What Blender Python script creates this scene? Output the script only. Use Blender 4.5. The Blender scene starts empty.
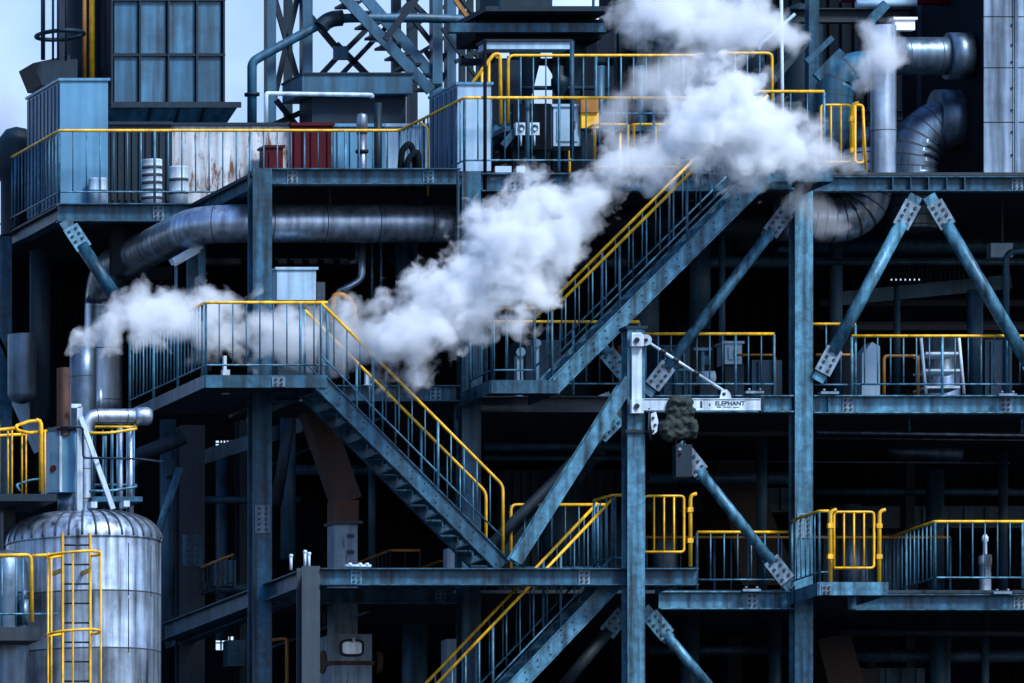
import bpy, math, random
from mathutils import Vector as V, Matrix
random.seed(7)
SC = bpy.context.scene
COL = SC.collection
# ---------------------------------------------------------------- camera, world, sun, exposure
DIST, FPX, PPX, PPY = 180.0, 11880.0, -3000.0, 1860.0
CX, CZ = -(512 - PPX) / 66.0, 1.7
cam = bpy.data.cameras.new('camera'); camo = bpy.data.objects.new('camera', cam); COL.objects.link(camo)
camo.location = (CX, -DIST, CZ); camo.rotation_euler = (math.pi / 2, 0, 0)
cam.sensor_width = 36; cam.lens = FPX / 1024 * 36
cam.shift_x = (512 - PPX) / 1024; cam.shift_y = (PPY - 341.5) / 1024
cam.clip_start = 1; cam.clip_end = 6000
SC.camera = camo
SUN_EL, SUN_AZ = math.radians(48), math.radians(150)      # azimuth clockwise from +Y
w = bpy.data.worlds.new('World'); SC.world = w; w.use_nodes = True
nt = w.node_tree; bg = nt.nodes['Background']
sky = nt.nodes.new('ShaderNodeTexSky'); sky.sky_type = 'NISHITA'; sky.sun_disc = False
sky.sun_elevation = SUN_EL; sky.sun_rotation = SUN_AZ; sky.dust_density = 2.0; sky.ozone_density = 1.5
# thin broken overcast: clouds by direction, cool white balance
tc = nt.nodes.new('ShaderNodeTexCoord')
mp = nt.nodes.new('ShaderNodeMapping'); mp.inputs['Scale'].default_value = (24, 24, 30)
nz = nt.nodes.new('ShaderNodeTexNoise'); nz.inputs['Scale'].default_value = 1.0; nz.inputs['Detail'].default_value = 5
rp = nt.nodes.new('ShaderNodeValToRGB'); rp.color_ramp.elements[0].position = .35; rp.color_ramp.elements[1].position = .62
rp.color_ramp.elements[0].color = (.46, .56, .76, 1); rp.color_ramp.elements[1].color = (1.10, 1.07, 1.18, 1)
mx = nt.nodes.new('ShaderNodeMixRGB'); mx.blend_type = 'MULTIPLY'; mx.inputs[0].default_value = 1
nt.links.new(tc.outputs['Generated'], mp.inputs[0]); nt.links.new(mp.outputs[0], nz.inputs[0]); nt.links.new(nz.outputs[0], rp.inputs[0])
sx = nt.nodes.new('ShaderNodeSeparateXYZ'); nt.links.new(tc.outputs['Generated'], sx.inputs[0])
mr = nt.nodes.new('ShaderNodeMapRange'); mr.inputs[1].default_value = .22; mr.inputs[2].default_value = .45; nt.links.new(sx.outputs[2], mr.inputs[0])
mz = nt.nodes.new('ShaderNodeMixRGB'); mz.inputs[1].default_value = (1.06, 1.04, 1.03, 1); mz.inputs[2].default_value = (.66, .92, 1.12, 1); nt.links.new(mr.outputs[0], mz.inputs[0])
m2 = nt.nodes.new('ShaderNodeMixRGB'); m2.blend_type = 'MULTIPLY'; m2.inputs[0].default_value = 1; nt.links.new(mz.outputs[0], m2.inputs[1]); nt.links.new(sky.outputs[0], m2.inputs[2])
nt.links.new(m2.outputs[0], mx.inputs[1]); nt.links.new(rp.outputs[0], mx.inputs[2]); nt.links.new(mx.outputs[0], bg.inputs[0])
bg.inputs[1].default_value = 0.078
sl = bpy.data.lights.new('sun', 'SUN'); so = bpy.data.objects.new('sun', sl); COL.objects.link(so)
sl.energy = 1.4; sl.angle = math.radians(12); sl.color = (1, .985, .96)
sd = V((math.sin(SUN_AZ) * math.cos(SUN_EL), math.cos(SUN_AZ) * math.cos(SUN_EL), math.sin(SUN_EL)))
so.rotation_euler = sd.to_track_quat('Z', 'Y').to_euler(); so.location = (0, -40, 90)
vs = SC.view_settings; vs.view_transform = 'Standard'; vs.look = 'None'; vs.gamma = 1; vs.exposure = 1.68
cy = SC.cycles
cy.use_denoising = True; cy.max_bounces = 8; cy.diffuse_bounces = 3; cy.glossy_bounces = 3
cy.volume_bounces = 6; cy.transparent_max_bounces = 8; cy.volume_max_steps = 512

# ---------------------------------------------------------------- placing
def K(Y): return (DIST + Y) / FPX                     # metres per photo pixel at depth Y
def PX(x, Y): return CX + (x - PPX) * K(Y)
def PZ(y, Y): return CZ - (y - PPY) * K(Y)
def P(x, y, Y): return V((PX(x, Y), Y, PZ(y, Y)))
ZTOP, ZMID, ZLOW = PZ(170, 2.2), PZ(394, 2.2), PZ(588, 2.2)
ZBOT = ZLOW - 3.1

# ---------------------------------------------------------------- mesh building
class MB:
    def __init__(s): s.v = []; s.f = []; s.m = []; s.sm = []
    def add(s, vs, fs, mi=0, smooth=False):
        b = len(s.v); s.v += [V(x) for x in vs]
        for f in fs: s.f.append([b + i for i in f]); s.m.append(mi); s.sm.append(smooth)
        return s
    def box(s, c, d, R=None, mi=0):
        c = V(c); h = V(d) / 2; vs = []
        for x in (-1, 1):
            for y in (-1, 1):
                for z in (-1, 1):
                    p = V((x * h.x, y * h.y, z * h.z)); vs.append(c + (R @ p if R else p))
        return s.add(vs, [(0, 1, 3, 2), (4, 6, 7, 5), (0, 4, 5, 1), (2, 3, 7, 6), (0, 2, 6, 4), (1, 5, 7, 3)], mi)
    def bb(s, x0, x1, y0, y1, z0, z1, mi=0):
        return s.box(((x0 + x1) / 2, (y0 + y1) / 2, (z0 + z1) / 2), (abs(x1 - x0), abs(y1 - y0), abs(z1 - z0)), None, mi)
    def frame(s, p, q, up=(0, 0, 1)):
        d = (V(q) - V(p)).normalized(); up = V(up)
        if abs(d.dot(up)) > .98: up = V((0, -1, 0))
        a = d.cross(up).normalized(); u = a.cross(d).normalized()
        return d, a, u
    def prof(s, p, q, poly, up=(0, 0, 1), mi=0):
        d, a, u = s.frame(p, q, up); n = len(poly); p, q = V(p), V(q)
        vs = [p + a * x + u * y for x, y in poly] + [q + a * x + u * y for x, y in poly]
        return s.add(vs, [(i, (i + 1) % n, n + (i + 1) % n, n + i) for i in range(n)] + [tuple(range(n - 1, -1, -1)), tuple(range(n, 2 * n))], mi)
    def bar(s, p, q, wd, h, up=(0, 0, 1), mi=0):
        return s.prof(p, q, [(-wd / 2, -h / 2), (wd / 2, -h / 2), (wd / 2, h / 2), (-wd / 2, h / 2)], up, mi)
    def ibeam(s, p, q, h, wd, tf=.018, tw=.02, up=(0, 0, 1), mi=0):
        W, H, a = wd / 2, h / 2, tw / 2
        return s.prof(p, q, [(-W, -H), (W, -H), (W, -H + tf), (a, -H + tf), (a, H - tf), (W, H - tf), (W, H), (-W, H), (-W, H - tf), (-a, H - tf), (-a, -H + tf), (-W, -H + tf)], up, mi)
    def tube(s, pts, r, seg=10, mi=0, cap=True, seams=0, smi=1, ring=.008, lift=0., smooth=True):
        pts = [V(p) for p in pts]; L = [0]
        for a, b in zip(pts, pts[1:]): L.append(L[-1] + (b - a).length)
        rr = r if isinstance(r, (list, tuple)) else [r] * len(pts)
        st = [(l, p, x, 0) for l, p, x in zip(L, pts, rr)]
        if seams:
            t = seams * .5; keep = lambda x: abs((x / seams - .5) - round(x / seams - .5)) * seams > ring * 1.05
            st = [z for n_, z in enumerate(st) if n_ in (0, len(st) - 1) or keep(z[0])]
            while t < L[-1] - ring * 2:
                for dt, k, o in ((-ring, 1, 0), (-ring * .9, 2, lift), (ring * .9, 3, lift), (ring, 4, 0)):
                    x = t + dt; i = max(j for j in range(len(L) - 1) if L[j] <= max(x, 0)); f = (x - L[i]) / max(1e-6, L[i + 1] - L[i])
                    st.append((x, pts[i].lerp(pts[i + 1], f), rr[i] * (1 - f) + rr[i + 1] * f + o, k))
                t += seams
            st.sort(key=lambda z: (z[0], z[3]))
        P_ = [z[1] for z in st]; n = len(P_); T = []
        for i in range(n):
            a = P_[max(i - 1, 0)]; b = P_[min(i + 1, n - 1)]; d = b - a
            T.append(d.normalized() if d.length > 1e-7 else (T[-1] if T else V((0, 0, 1))))
        ref = V((0, 0, 1)) if abs(T[0].z) < .9 else V((0, -1, 0))
        N = (ref - T[0] * ref.dot(T[0])).normalized(); rings = []; vs = []
        for i in range(n):
            N = (N - T[i] * N.dot(T[i])).normalized(); B = T[i].cross(N)
            for k in range(seg):
                a = 2 * math.pi * k / seg; vs.append(P_[i] + (N * math.cos(a) + B * math.sin(a)) * st[i][2])
        b = len(s.v); s.v += vs
        for i in range(n - 1):
            m_ = smi if (st[i][3] in (1, 2, 3) and st[i + 1][3] in (2, 3, 4)) else mi
            for k in range(seg):
                k2 = (k + 1) % seg
                s.f.append([b + i * seg + k, b + i * seg + k2, b + (i + 1) * seg + k2, b + (i + 1) * seg + k]); s.m.append(m_); s.sm.append(smooth)
        if cap:
            s.f.append([b + k for k in range(seg - 1, -1, -1)]); s.m.append(mi); s.sm.append(False)
            s.f.append([b + (n - 1) * seg + k for k in range(seg)]); s.m.append(mi); s.sm.append(False)
        return s
    def lathe(s, c, prof, seg=32, mi=0, smooth=True, mis=None):
        c = V(c); b = len(s.v)
        for r, z in prof:
            for k in range(seg):
                a = 2 * math.pi * k / seg; s.v.append(c + V((r * math.cos(a), r * math.sin(a), z)))
        for i in range(len(prof) - 1):
            for k in range(seg):
                k2 = (k + 1) % seg
                s.f.append([b + i * seg + k, b + i * seg + k2, b + (i + 1) * seg + k2, b + (i + 1) * seg + k]); s.m.append(mis[i] if mis else mi); s.sm.append(smooth)
        return s
    def prism(s, poly, vec, mi=0):
        n = len(poly); vec = V(vec); vs = [V(p) for p in poly] + [V(p) + vec for p in poly]
        return s.add(vs, [(i, (i + 1) % n, n + (i + 1) % n, n + i) for i in range(n)] + [tuple(range(n - 1, -1, -1)), tuple(range(n, 2 * n))], mi)
    def mesh(s, name, mats, org):
        me = bpy.data.meshes.new(name); o = V(org)
        me.from_pydata([tuple(v - o) for v in s.v], [], s.f)
        for m in (mats if isinstance(mats, (list, tuple)) else [mats]): me.materials.append(m)
        nm = len(me.materials)
        for p, mi, sm in zip(me.polygons, s.m, s.sm): p.material_index = min(mi, nm - 1); p.use_smooth = sm
        import bmesh
        bm = bmesh.new(); bm.from_mesh(me); bmesh.ops.recalc_face_normals(bm, faces=bm.faces); bm.to_mesh(me); bm.free()
        return me

def fillet(pts, rad, n=5):
    pts = [V(p) for p in pts]; out = [pts[0]]
    for a, b, c in zip(pts, pts[1:], pts[2:]):
        lim = .98 if len(pts) == 3 else .49; r = min(rad, (b - a).length * lim, (c - b).length * lim)
        p, q = b + (a - b).normalized() * r, b + (c - b).normalized() * r
        for k in range(n + 1):
            t = k / n; out.append(p * (1 - t) ** 2 + b * 2 * t * (1 - t) + q * t * t)
    out.append(pts[-1]); return out

def props(o, label, cat, group=None, kind=None):
    if label: o['label'] = label
    if cat: o['category'] = cat
    if group: o['group'] = group
    if kind or label: o['kind'] = kind or 'thing'
class T:                                             # a thing: an Empty that parents its parts
    def __init__(s, name, label, cat, loc, group=None):
        s.o = bpy.data.objects.new(name, None); s.o.empty_display_size = .2; COL.objects.link(s.o)
        s.loc = V(loc); s.o.location = s.loc; props(s.o, label, cat, group); s.org = {s.o: s.loc}
    def part(s, name, mb, mat, parent=None, label=None):
        o = bpy.data.objects.new(name, mb.mesh(name, mat, s.loc)); COL.objects.link(o)
        o.parent = parent or s.o
        if label: o['label'] = label
        return o
    def inst(s, name, me, loc, parent=None, rot=None):
        o = bpy.data.objects.new(name, me); COL.objects.link(o); o.parent = parent or s.o
        o.location = V(loc) - s.loc
        if rot is not None: o.rotation_euler = rot.to_euler()
        return o
def single(name, mb, mat, label, cat, loc=None, group=None, kind=None):
    loc = loc or mb.v[0]
    o = bpy.data.objects.new(name, mb.mesh(name, mat, loc)); o.location = loc; COL.objects.link(o); props(o, label, cat, group, kind); return o

# ---------------------------------------------------------------- materials
def mat(name, base, rough=.5, metal=0., var=.35, vs=2.2, streak=.3, rust=0., rustcol=(.09, .035, .018), bump=.02, spec=.4, rust2=None):
    m = bpy.data.materials.new(name); m.use_nodes = True; t = m.node_tree; N = t.nodes; L = t.links
    b = N['Principled BSDF']; b.inputs['Roughness'].default_value = rough; b.inputs['Metallic'].default_value = metal
    b.inputs['Specular IOR Level'].default_value = spec
    g = N.new('ShaderNodeNewGeometry')
    n1 = N.new('ShaderNodeTexNoise'); n1.inputs['Scale'].default_value = vs; n1.inputs['Detail'].default_value = 8; n1.inputs['Roughness'].default_value = .65
    L.new(g.outputs['Position'], n1.inputs['Vector'])
    mp = N.new('ShaderNodeMapping'); mp.inputs['Scale'].default_value = (9, 9, .55); L.new(g.outputs['Position'], mp.inputs[0])
    n2 = N.new('ShaderNodeTexNoise'); n2.inputs['Scale'].default_value = 1; n2.inputs['Detail'].default_value = 6; L.new(mp.outputs[0], n2.inputs['Vector'])
    r1 = N.new('ShaderNodeMapRange'); r1.inputs[1].default_value = .3; r1.inputs[2].default_value = .7; r1.inputs[3].default_value = 1 - var; r1.inputs[4].default_value = 1 + var
    L.new(n1.outputs[0], r1.inputs[0])
    r2 = N.new('ShaderNodeMapRange'); r2.inputs[1].default_value = .35; r2.inputs[2].default_value = .7; r2.inputs[3].default_value = 1 + streak * .5; r2.inputs[4].default_value = 1 - streak
    L.new(n2.outputs[0], r2.inputs[0])
    mu = N.new('ShaderNodeMath'); mu.operation = 'MULTIPLY'; L.new(r1.outputs[0], mu.inputs[0]); L.new(r2.outputs[0], mu.inputs[1])
    vm = N.new('ShaderNodeVectorMath'); vm.operation = 'SCALE'; vm.inputs[0].default_value = base; L.new(mu.outputs[0], vm.inputs['Scale'])
    out = vm.outputs[0]
    if rust > 0:
        n3 = N.new('ShaderNodeTexNoise'); n3.inputs['Scale'].default_value = 3.1; n3.inputs['Detail'].default_value = 9; n3.inputs['Roughness'].default_value = .7
        mp3 = N.new('ShaderNodeMapping'); mp3.inputs['Scale'].default_value = (3.4, 3.4, .6); L.new(g.outputs['Position'], mp3.inputs[0]); L.new(mp3.outputs[0], n3.inputs['Vector'])
        r3 = N.new('ShaderNodeMapRange'); r3.inputs[1].default_value = .72 - rust * .4; r3.inputs[2].default_value = .80 - rust * .4; L.new(n3.outputs[0], r3.inputs[0])
        mi = N.new('ShaderNodeMix'); mi.data_type = 'RGBA'; L.new(r3.outputs[0], mi.inputs[0]); L.new(out, mi.inputs[6]); mi.inputs[7].default_value = (*rustcol, 1)
        out = mi.outputs[2]
    L.new(out, b.inputs['Base Color'])
    rr = N.new('ShaderNodeMapRange'); rr.inputs[3].default_value = max(.05, rough - .12); rr.inputs[4].default_value = min(1, rough + .15); L.new(n1.outputs[0], rr.inputs[0]); L.new(rr.outputs[0], b.inputs['Roughness'])
    if bump:
        bu = N.new('ShaderNodeBump'); bu.inputs['Strength'].default_value = .35; bu.inputs['Distance'].default_value = bump; L.new(n1.outputs[0], bu.inputs['Height']); L.new(bu.outputs[0], b.inputs['Normal'])
    return m
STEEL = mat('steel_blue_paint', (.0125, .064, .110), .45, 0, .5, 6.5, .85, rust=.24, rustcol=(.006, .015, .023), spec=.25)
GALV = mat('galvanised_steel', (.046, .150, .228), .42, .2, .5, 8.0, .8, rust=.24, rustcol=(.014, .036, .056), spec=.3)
PLATE = mat('bright_plate', (.115, .19, .26), .5, .1, .4, 7, .6, rust=.2, rustcol=(.06, .06, .065))
DIM = mat('shade_dark_steel', (.004, .0165, .028), .6, 0, .4, 2, .4)  # steel paint darkened: shade inside and under the floors put into its colour
BLACK = mat('shade_black', (.0016, .0048, .0085), .8, 0, .5, 1.2, .5, spec=.1)  # near black: bay shade put into the wall colour; also plain black parts
BOLT = mat('dark_bolt', (.02, .028, .038), .5, .3, .2, 8, 0)
YEL = mat('yellow_paint', (.70, .385, .008), .45, 0, .3, 7, .35, rust=.3, rustcol=(.24, .11, .014), bump=.004)
YELO = mat('dull_orange_paint', (.26, .11, .012), .5, 0, .25, 4, .3)  # duller and more orange than the rail yellow
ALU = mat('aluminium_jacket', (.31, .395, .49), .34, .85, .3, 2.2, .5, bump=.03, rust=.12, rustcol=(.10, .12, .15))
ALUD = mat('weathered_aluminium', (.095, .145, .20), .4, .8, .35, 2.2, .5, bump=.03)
SEAM = mat('dark_seam', (.03, .04, .055), .6, .2, .2, 4, 0)
SILO = mat('seamed_silo_jacket', (.14, .20, .27), .42, .6, .4, 1.1, .6, bump=.012)
TANK = mat('stained_tank_jacket', (.25, .325, .41), .42, .7, .5, 1.5, .9, rust=.26, rustcol=(.09, .12, .16), bump=.02)
PALE = mat('pale_grey_paint', (.24, .39, .53), .5, 0, .14, 1.5, .25)
WHITE = mat('white_paint', (.39, .51, .61), .5, 0, .2, 3, .4, rust=.14, rustcol=(.13, .10, .08))
CABB = mat('light_blue_cabinet', (.060, .20, .33), .45, 0, .15, 1.4, .2)
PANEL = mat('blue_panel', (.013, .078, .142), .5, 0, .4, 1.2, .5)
DARKB = mat('dark_blue_paint', (.0012, .0145, .028), .55, 0, .3, 1.6, .35, spec=.25)
RUSTY = mat('rusted_iron', (.06, .026, .018), .75, 0, .5, 3, .5, rust=.3, rustcol=(.05, .06, .075))
RUSTW = mat('rust_streaked_white', (.36, .41, .46), .55, 0, .25, 2, .5, rust=.48, rustcol=(.09, .04, .018))
RUSTG = mat('rust_edged_grey_plate', (.13, .20, .27), .5, .3, .3, 3, .4, rust=.35, rustcol=(.05, .025, .02))
RED = mat('dark_red_paint', (.050, .0025, .008), .5, 0, .2, 2, .25, spec=.12)
CANV = mat('green_canvas', (.009, .020, .018), .75, 0, .6, 7, .2, bump=.05)
GLASS = mat('lamp_glass', (.75, .80, .85), .25, 0, .05, 2, 0)
GREY = mat('dark_grey_post', (.014, .032, .05), .6, 0, .25, 3, .3)
CONC = mat('yard_asphalt', (.045, .047, .05), .85, 0, .3, .4, 0)
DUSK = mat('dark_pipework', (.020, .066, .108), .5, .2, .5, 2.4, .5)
PLATE2 = mat('weathered_plate', (.085, .145, .205), .55, .1, .5, 9, .7, rust=.3, rustcol=(.05, .04, .036))
PANEL2 = mat('faded_blue_panel', (.022, .090, .155), .42, 0, .5, 1.6, .7, rust=.2, rustcol=(.05, .10, .15))
BROWN = mat('brown_duct', (.034, .020, .019), .7, 0, .4, 2, .4)

# ---------------------------------------------------------------- builders
_cache = {}
def stick(L, r, m):                                  # a shared upright rod, base at origin
    k = (round(L, 3), r, m.name)
    if k not in _cache: _cache[k] = MB().tube([(0, 0, 0), (0, 0, k[0])], r, 6).mesh('rod', m, (0, 0, 0))
    return _cache[k]
def boltmesh(r=.022):
    k = ('bolt', r)
    if k not in _cache: _cache[k] = MB().tube([(0, 0, 0), (0, -.022, 0)], r, 6, smooth=False).mesh('bolt', BOLT, (0, 0, 0))
    return _cache[k]
def plate(t, c, wd, h, nx, nz, u=V((1, 0, 0)), m=None, name='splice_plate', r=.021):
    """bolted plate facing the front; c on the front surface it sits on; u = direction of its width in the XZ plane"""
    u = V(u).normalized(); v = V((-u.z, 0, u.x)); c = V(c); y = V((0, 1, 0))
    R = Matrix((u, y, v)).transposed()
    o = t.part(name, MB().box(c - y * .008, (wd, .016, h), R), m or random.choice((PLATE, PLATE2, GALV)))
    for i in range(nx):
        for j in range(nz):
            q = c + u * ((i + .5) / nx - .5) * wd * .92 + v * ((j + .5) / nz - .5) * h * .94 - y * .016
            b = t.inst('bolt', boltmesh(r), q, o)
    return o
def hbeam(label, x0, x1, y0, y1, Y, m=STEEL, splices=(), stiff=(), group='steel floor beams'):
    a, b = P(x0, (y0 + y1) / 2, Y), P(x1, (y0 + y1) / 2, Y); h = (y1 - y0) * K(Y); wd = min(.24, h * .9)
    off = V((0, wd / 2, 0)); t = T('steel_beam', label, 'beam', a + off, group)
    mb = MB().ibeam(a + off, b + off, h, wd)
    for sx in stiff: mb.box((PX(sx, Y), Y + wd / 4 - .002, a.z), (.014, wd / 2 - .012, h - .04))
    t.part('girder', mb, m)
    for sx in splices:
        c = V((PX(sx, Y), Y + wd / 2 - .012, a.z)); plate(t, c, .17, h - .05, 2, 3)
    return t
def dbeam(label, p, q, h=.24, wd=.2, m=STEEL, group='steel floor beams'):
    p, q = V(p), V(q); off = V((0, 0, -h / 2)); t = T('steel_beam', label, 'beam', p + off, group)
    t.part('girder', MB().ibeam(p + off, q + off, h, wd), m); return t
def column(label, xa, xb, ytop, Y, m=STEEL, splices=(), zb=0., depth=.3, pm=None):
    x0, x1 = PX(xa, Y), PX(xb, Y); zt = PZ(ytop, Y); xm = (x0 + x1) / 2; wd = x1 - x0
    t = T('steel_column', label, 'column', (xm, Y, zb), 'steel columns of the frame')
    t.part('shaft', MB().ibeam((xm, Y + depth / 2, zb), (xm, Y + depth / 2, zt), depth, wd, .022, .02, up=(0, -1, 0)), m)
    t.part('base_plate', MB().bb(xm - wd, xm + wd, Y - .15, Y + depth + .15, zb, zb + .03), DIM)
    for ya, yb in splices: plate(t, (xm, Y, PZ((ya + yb) / 2, Y)), wd * .82, (yb - ya) * K(Y), 2, 5, m=pm)
    return t
def brace(label, a, b, r=.098, m=GALV, ends=(1, 1), pl=(.26, .42), flat=False, group='diagonal pipe braces', pm=None):
    p, q = P(*a), P(*b); d = (q - p).normalized(); t = T('pipe_brace', label, 'brace', p, group)
    s = p + d * (.34 if ends[0] else 0); e = q - d * (.34 if ends[1] else 0)
    if flat: t.part('shaft', MB().ibeam(s, e, .2, .2, .02, .02, up=(0, -1, 0)), m)
    else: t.part('shaft', MB().tube([s, e], r, 16), m)
    for on, c, sg in ((ends[0], p, 1), (ends[1], q, -1)):
        if on:
            cc = c + d * sg * .19 + V((0, -.03, 0)); plate(t, cc, pl[1], pl[0], 4, 2, d, m=pm, name='end_plate', r=.024)
            t.part('gusset', MB().box(c + d * sg * .16 + V((0, .02, 0)), (.62, .03, .2), Matrix((d, V((0, 1, 0)), V((-d.z, 0, d.x)))).transposed()), m)
    return t
def railing(t, pts, h=1.12, sp=.2, low=.17, par=None, ym=YEL, sm=GALV, drop0=False, drop1=False, r=.0235, post=1.4, ball=True, name='top_rail', br=.0115):
    pts = [V(p) for p in pts]; up = V((0, 0, 1))
    top = [p + up * h for p in pts]
    if drop0: top = [pts[0] + up * .05] + top
    if drop1: top = top + [pts[-1] + up * .05]
    o = t.part(name, MB().tube(fillet(top, .09, 4), r, 8), ym, par); par2 = o if par else None
    if low: t.part('lower_rail', MB().tube(fillet([p + up * low for p in pts], .05, 3), .015, 6), sm, par2)
    for a, b in zip(pts, pts[1:]):
        L = math.hypot(b.x - a.x, b.y - a.y); n = max(1, round(L / sp)); pe = max(1, round(post / (L / n)))
        for i in range(n + 1):
            q = a.lerp(b, i / n)
            if i % pe == 0 or i == n: t.inst('post', stick(h - .01, .021, sm), q, par2)
            elif ball: t.inst('baluster', stick(h - low - .01, br, sm), q + up * low, par2)
    return o
def guard(label, pts, group='yellow topped guard rails', **k):
    t = T('guard_rail', label, 'railing', pts[0], group); railing(t, pts, **k); return t
def stair(label, top, bot, Y, wd, n, rail_h=1.2, ext0=None, m=STEEL, h=.25, drop=(False, False)):
    A, B = P(*top, Y), P(*bot, Y); t = T('steel_staircase', label, 'staircase', B, 'steel staircases'); dd = (A - B).normalized(); per = V((-dd.z, 0, dd.x))
    if per.z < 0: per = -per
    for y in (0, wd):
        mb = MB().ibeam(A + V((0, y, 0)), B + V((0, y, 0)), h, .08, .016, .016, up=(0, 0, 1))
        L = (A - B).length; k = int(L / .25)
        for i in range(k):
            for s in (-.04, .04):
                c = B + dd * ((i + .5) * L / k) + per * s * (1 if i % 2 else 1.2) + V((0, y - .008, 0)) + dd * (s * .8)
                mb.tube([c, c - V((0, .014, 0))], .013, 6, mi=1)
        t.part('stringer', mb, [m, BOLT])
    for i in range(n):
        f = (i + .5) / n; c = B.lerp(A, f); s = 1 if A.x > B.x else -1
        mb = MB().bb(c.x - .15, c.x + .15, Y + .045, Y + wd - .045, c.z - .012, c.z + .012)
        mb.bb(c.x - s * .15 - .006, c.x - s * .15 + .006, Y + .045, Y + wd - .045, c.z - .10, c.z - .012)
        t.part('tread', mb, m)
    up = V((0, 0, h * .5))
    for y in (0.0, wd):
        pts = [B + up + V((0, y, 0)), A + up + V((0, y, 0))]
        railing(t, pts, h=rail_h - h * .5, sp=.2, low=.3, par=t.o, drop0=drop[0], drop1=drop[1], name='handrail', post=1.0)
    return t
def slab(name, label, poly, th, m, cat='floor deck'):
    z = V((0, 0, -th)); return single(name, MB().prism(poly, z), m, label, cat)
def rect(x0, Y0, x1, Y1, z, ref=None):               # a level rectangle between photo columns x0, x1 measured at depth Y0
    a, b = PX(x0, Y0), PX(x1, Y0); return [(a, Y0, z), (b, Y0, z), (b, Y1, z), (a, Y1, z)]
def pxbox(x0, x1, y0, y1, Y, dep): return PX(x0, Y), PX(x1, Y), Y, Y + dep, PZ(y1, Y), PZ(y0, Y)
def cabinet(name, label, cat, x0, x1, y0, y1, Y, dep, m, side=None, ribs=0, door=True, rim=None, legs=0, group=None, bar=None):
    X0, X1, Y0, Y1, Z0, Z1 = pxbox(x0, x1, y0, y1, Y, dep); t = T(name, label, cat, ((X0 + X1) / 2, Y, Z0), group)
    mb = MB().bb(X0, X1, Y0, Y1, Z0 + legs, Z1 - .03, 0)
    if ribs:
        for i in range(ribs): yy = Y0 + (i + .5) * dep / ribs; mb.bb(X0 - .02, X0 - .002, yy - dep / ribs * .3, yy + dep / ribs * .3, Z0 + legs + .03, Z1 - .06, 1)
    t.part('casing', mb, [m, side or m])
    t.part('lid', MB().bb(X0 - .03, X1 + .03, Y0 - .03, Y1 + .03, Z1 - .028, Z1 + .012), rim or m)
    if door:
        d = t.part('door', MB().bb(X0 + .05, X1 - .05, Y0 - .022, Y0 - .002, Z0 + legs + .07, Z1 - .09), m)
        t.part('handle', MB().bb(X1 - .13, X1 - .10, Y0 - .05, Y0 - .023, (Z0 + Z1) / 2 - .06, (Z0 + Z1) / 2 + .06), BOLT, d)
    if legs:
        for xx in (X0 + .04, X1 - .04):
            for yy in (Y0 + .04, Y1 - .04): t.part('leg', MB().bb(xx - .02, xx + .02, yy - .02, yy + .02, Z0, Z0 + legs - .002), DIM)
    return t
def pipe(name, label, pts, r, m=ALU, seams=0, bend=.3, cat='pipe', seg=20, group=None, cap=True, smat=None, loc=None, n=7):
    return single(name, MB().tube(fillet(pts, bend, n) if len(pts) > 2 else pts, r, seg, seams=seams, cap=cap), [m, smat or SEAM], label, cat, loc or pts[-1], group)
def up(p, z): return V((p[0], p[1], z))
# ---------------------------------------------------------------- ground
single('ground', MB().add([(-3000, -900, 0), (3000, -900, 0), (3000, 5000, 0), (-3000, 5000, 0)], [(0, 1, 2, 3)]), CONC, None, None, (0, 0, 0), kind='structure')

# ---------------------------------------------------------------- main frame: columns
column('blue column carrying the near corner of the upper floor before the fat duct', 253, 272, 168, 2.2, STEEL, [(505, 533)])
column('tall steel column half hidden by the middle of the steam, between the two upper flights', 462, 481, 171, 2.2, STEEL)
column('bright column beside the V braces with bolted splice', 795, 813, 185, 2.2, GALV, [(513, 538)])
column('outermost steel column at the end of the floor beams', 1501, 1520, 176, 2.2, STEEL)
column('short dark grey column carrying the corner of the lower landing', 302, 320, 566, 0.05, GREY)
column('column under the upper floor at the edge of the picture behind the storage vessel', -2, 12, 236, 8.6, STEEL)
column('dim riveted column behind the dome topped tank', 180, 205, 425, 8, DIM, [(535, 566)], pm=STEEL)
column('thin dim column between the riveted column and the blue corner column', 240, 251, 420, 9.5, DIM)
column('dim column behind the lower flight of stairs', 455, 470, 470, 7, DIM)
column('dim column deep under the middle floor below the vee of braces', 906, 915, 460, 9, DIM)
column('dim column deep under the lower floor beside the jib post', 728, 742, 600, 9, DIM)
# floor beams
hbeam('top floor beam between the corner column and the steam', 273, 461, 168, 184, 2.2, STEEL, [294, 430])
hbeam('top floor beam that disappears behind the big steam cloud', 482, 794, 173, 191, 2.2, STEEL, [517])
hbeam('top floor beam above the vee of two braces', 814, 1500, 176, 191, 2.2, STEEL, [1019], [893, 911, 929, 947, 965])
hbeam('middle floor beam in shade behind the upper stair flight', 273, 461, 385, 401, 1.9, STEEL, [437])
hbeam('middle floor beam under the stair landing, left of the jib post', 482, 626, 396, 412, 2.3, DIM)  # shade under the landing put into its darker steel
hbeam('mottled middle floor beam between jib post and bright column', 646, 794, 395, 412, 2.2, GALV)
hbeam('middle floor beam with two bright splice plates under the white step stand', 814, 1500, 395, 413, 2.2, GALV, [850, 1008], [829])
hbeam('front beam of the lower landing where the stair flights meet', 321, 699, 568, 585, 0.0, STEEL, [358, 586])
hbeam('shorter lower floor beam just behind the front landing beam', 273, 457, 588, 603, 2.2, STEEL, [442])
hbeam('lower floor beam between the jib post and the bright column', 661, 794, 591, 609, 2.2, GALV, [754])
hbeam('lower floor beam past the yellow gate landing', 850, 1500, 594, 610, 2.2, STEEL, [1021])
hbeam('edge beam of the upper deck under the white drums', 60, 254, 203, 221, 5.75, STEEL, [160])
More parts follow.
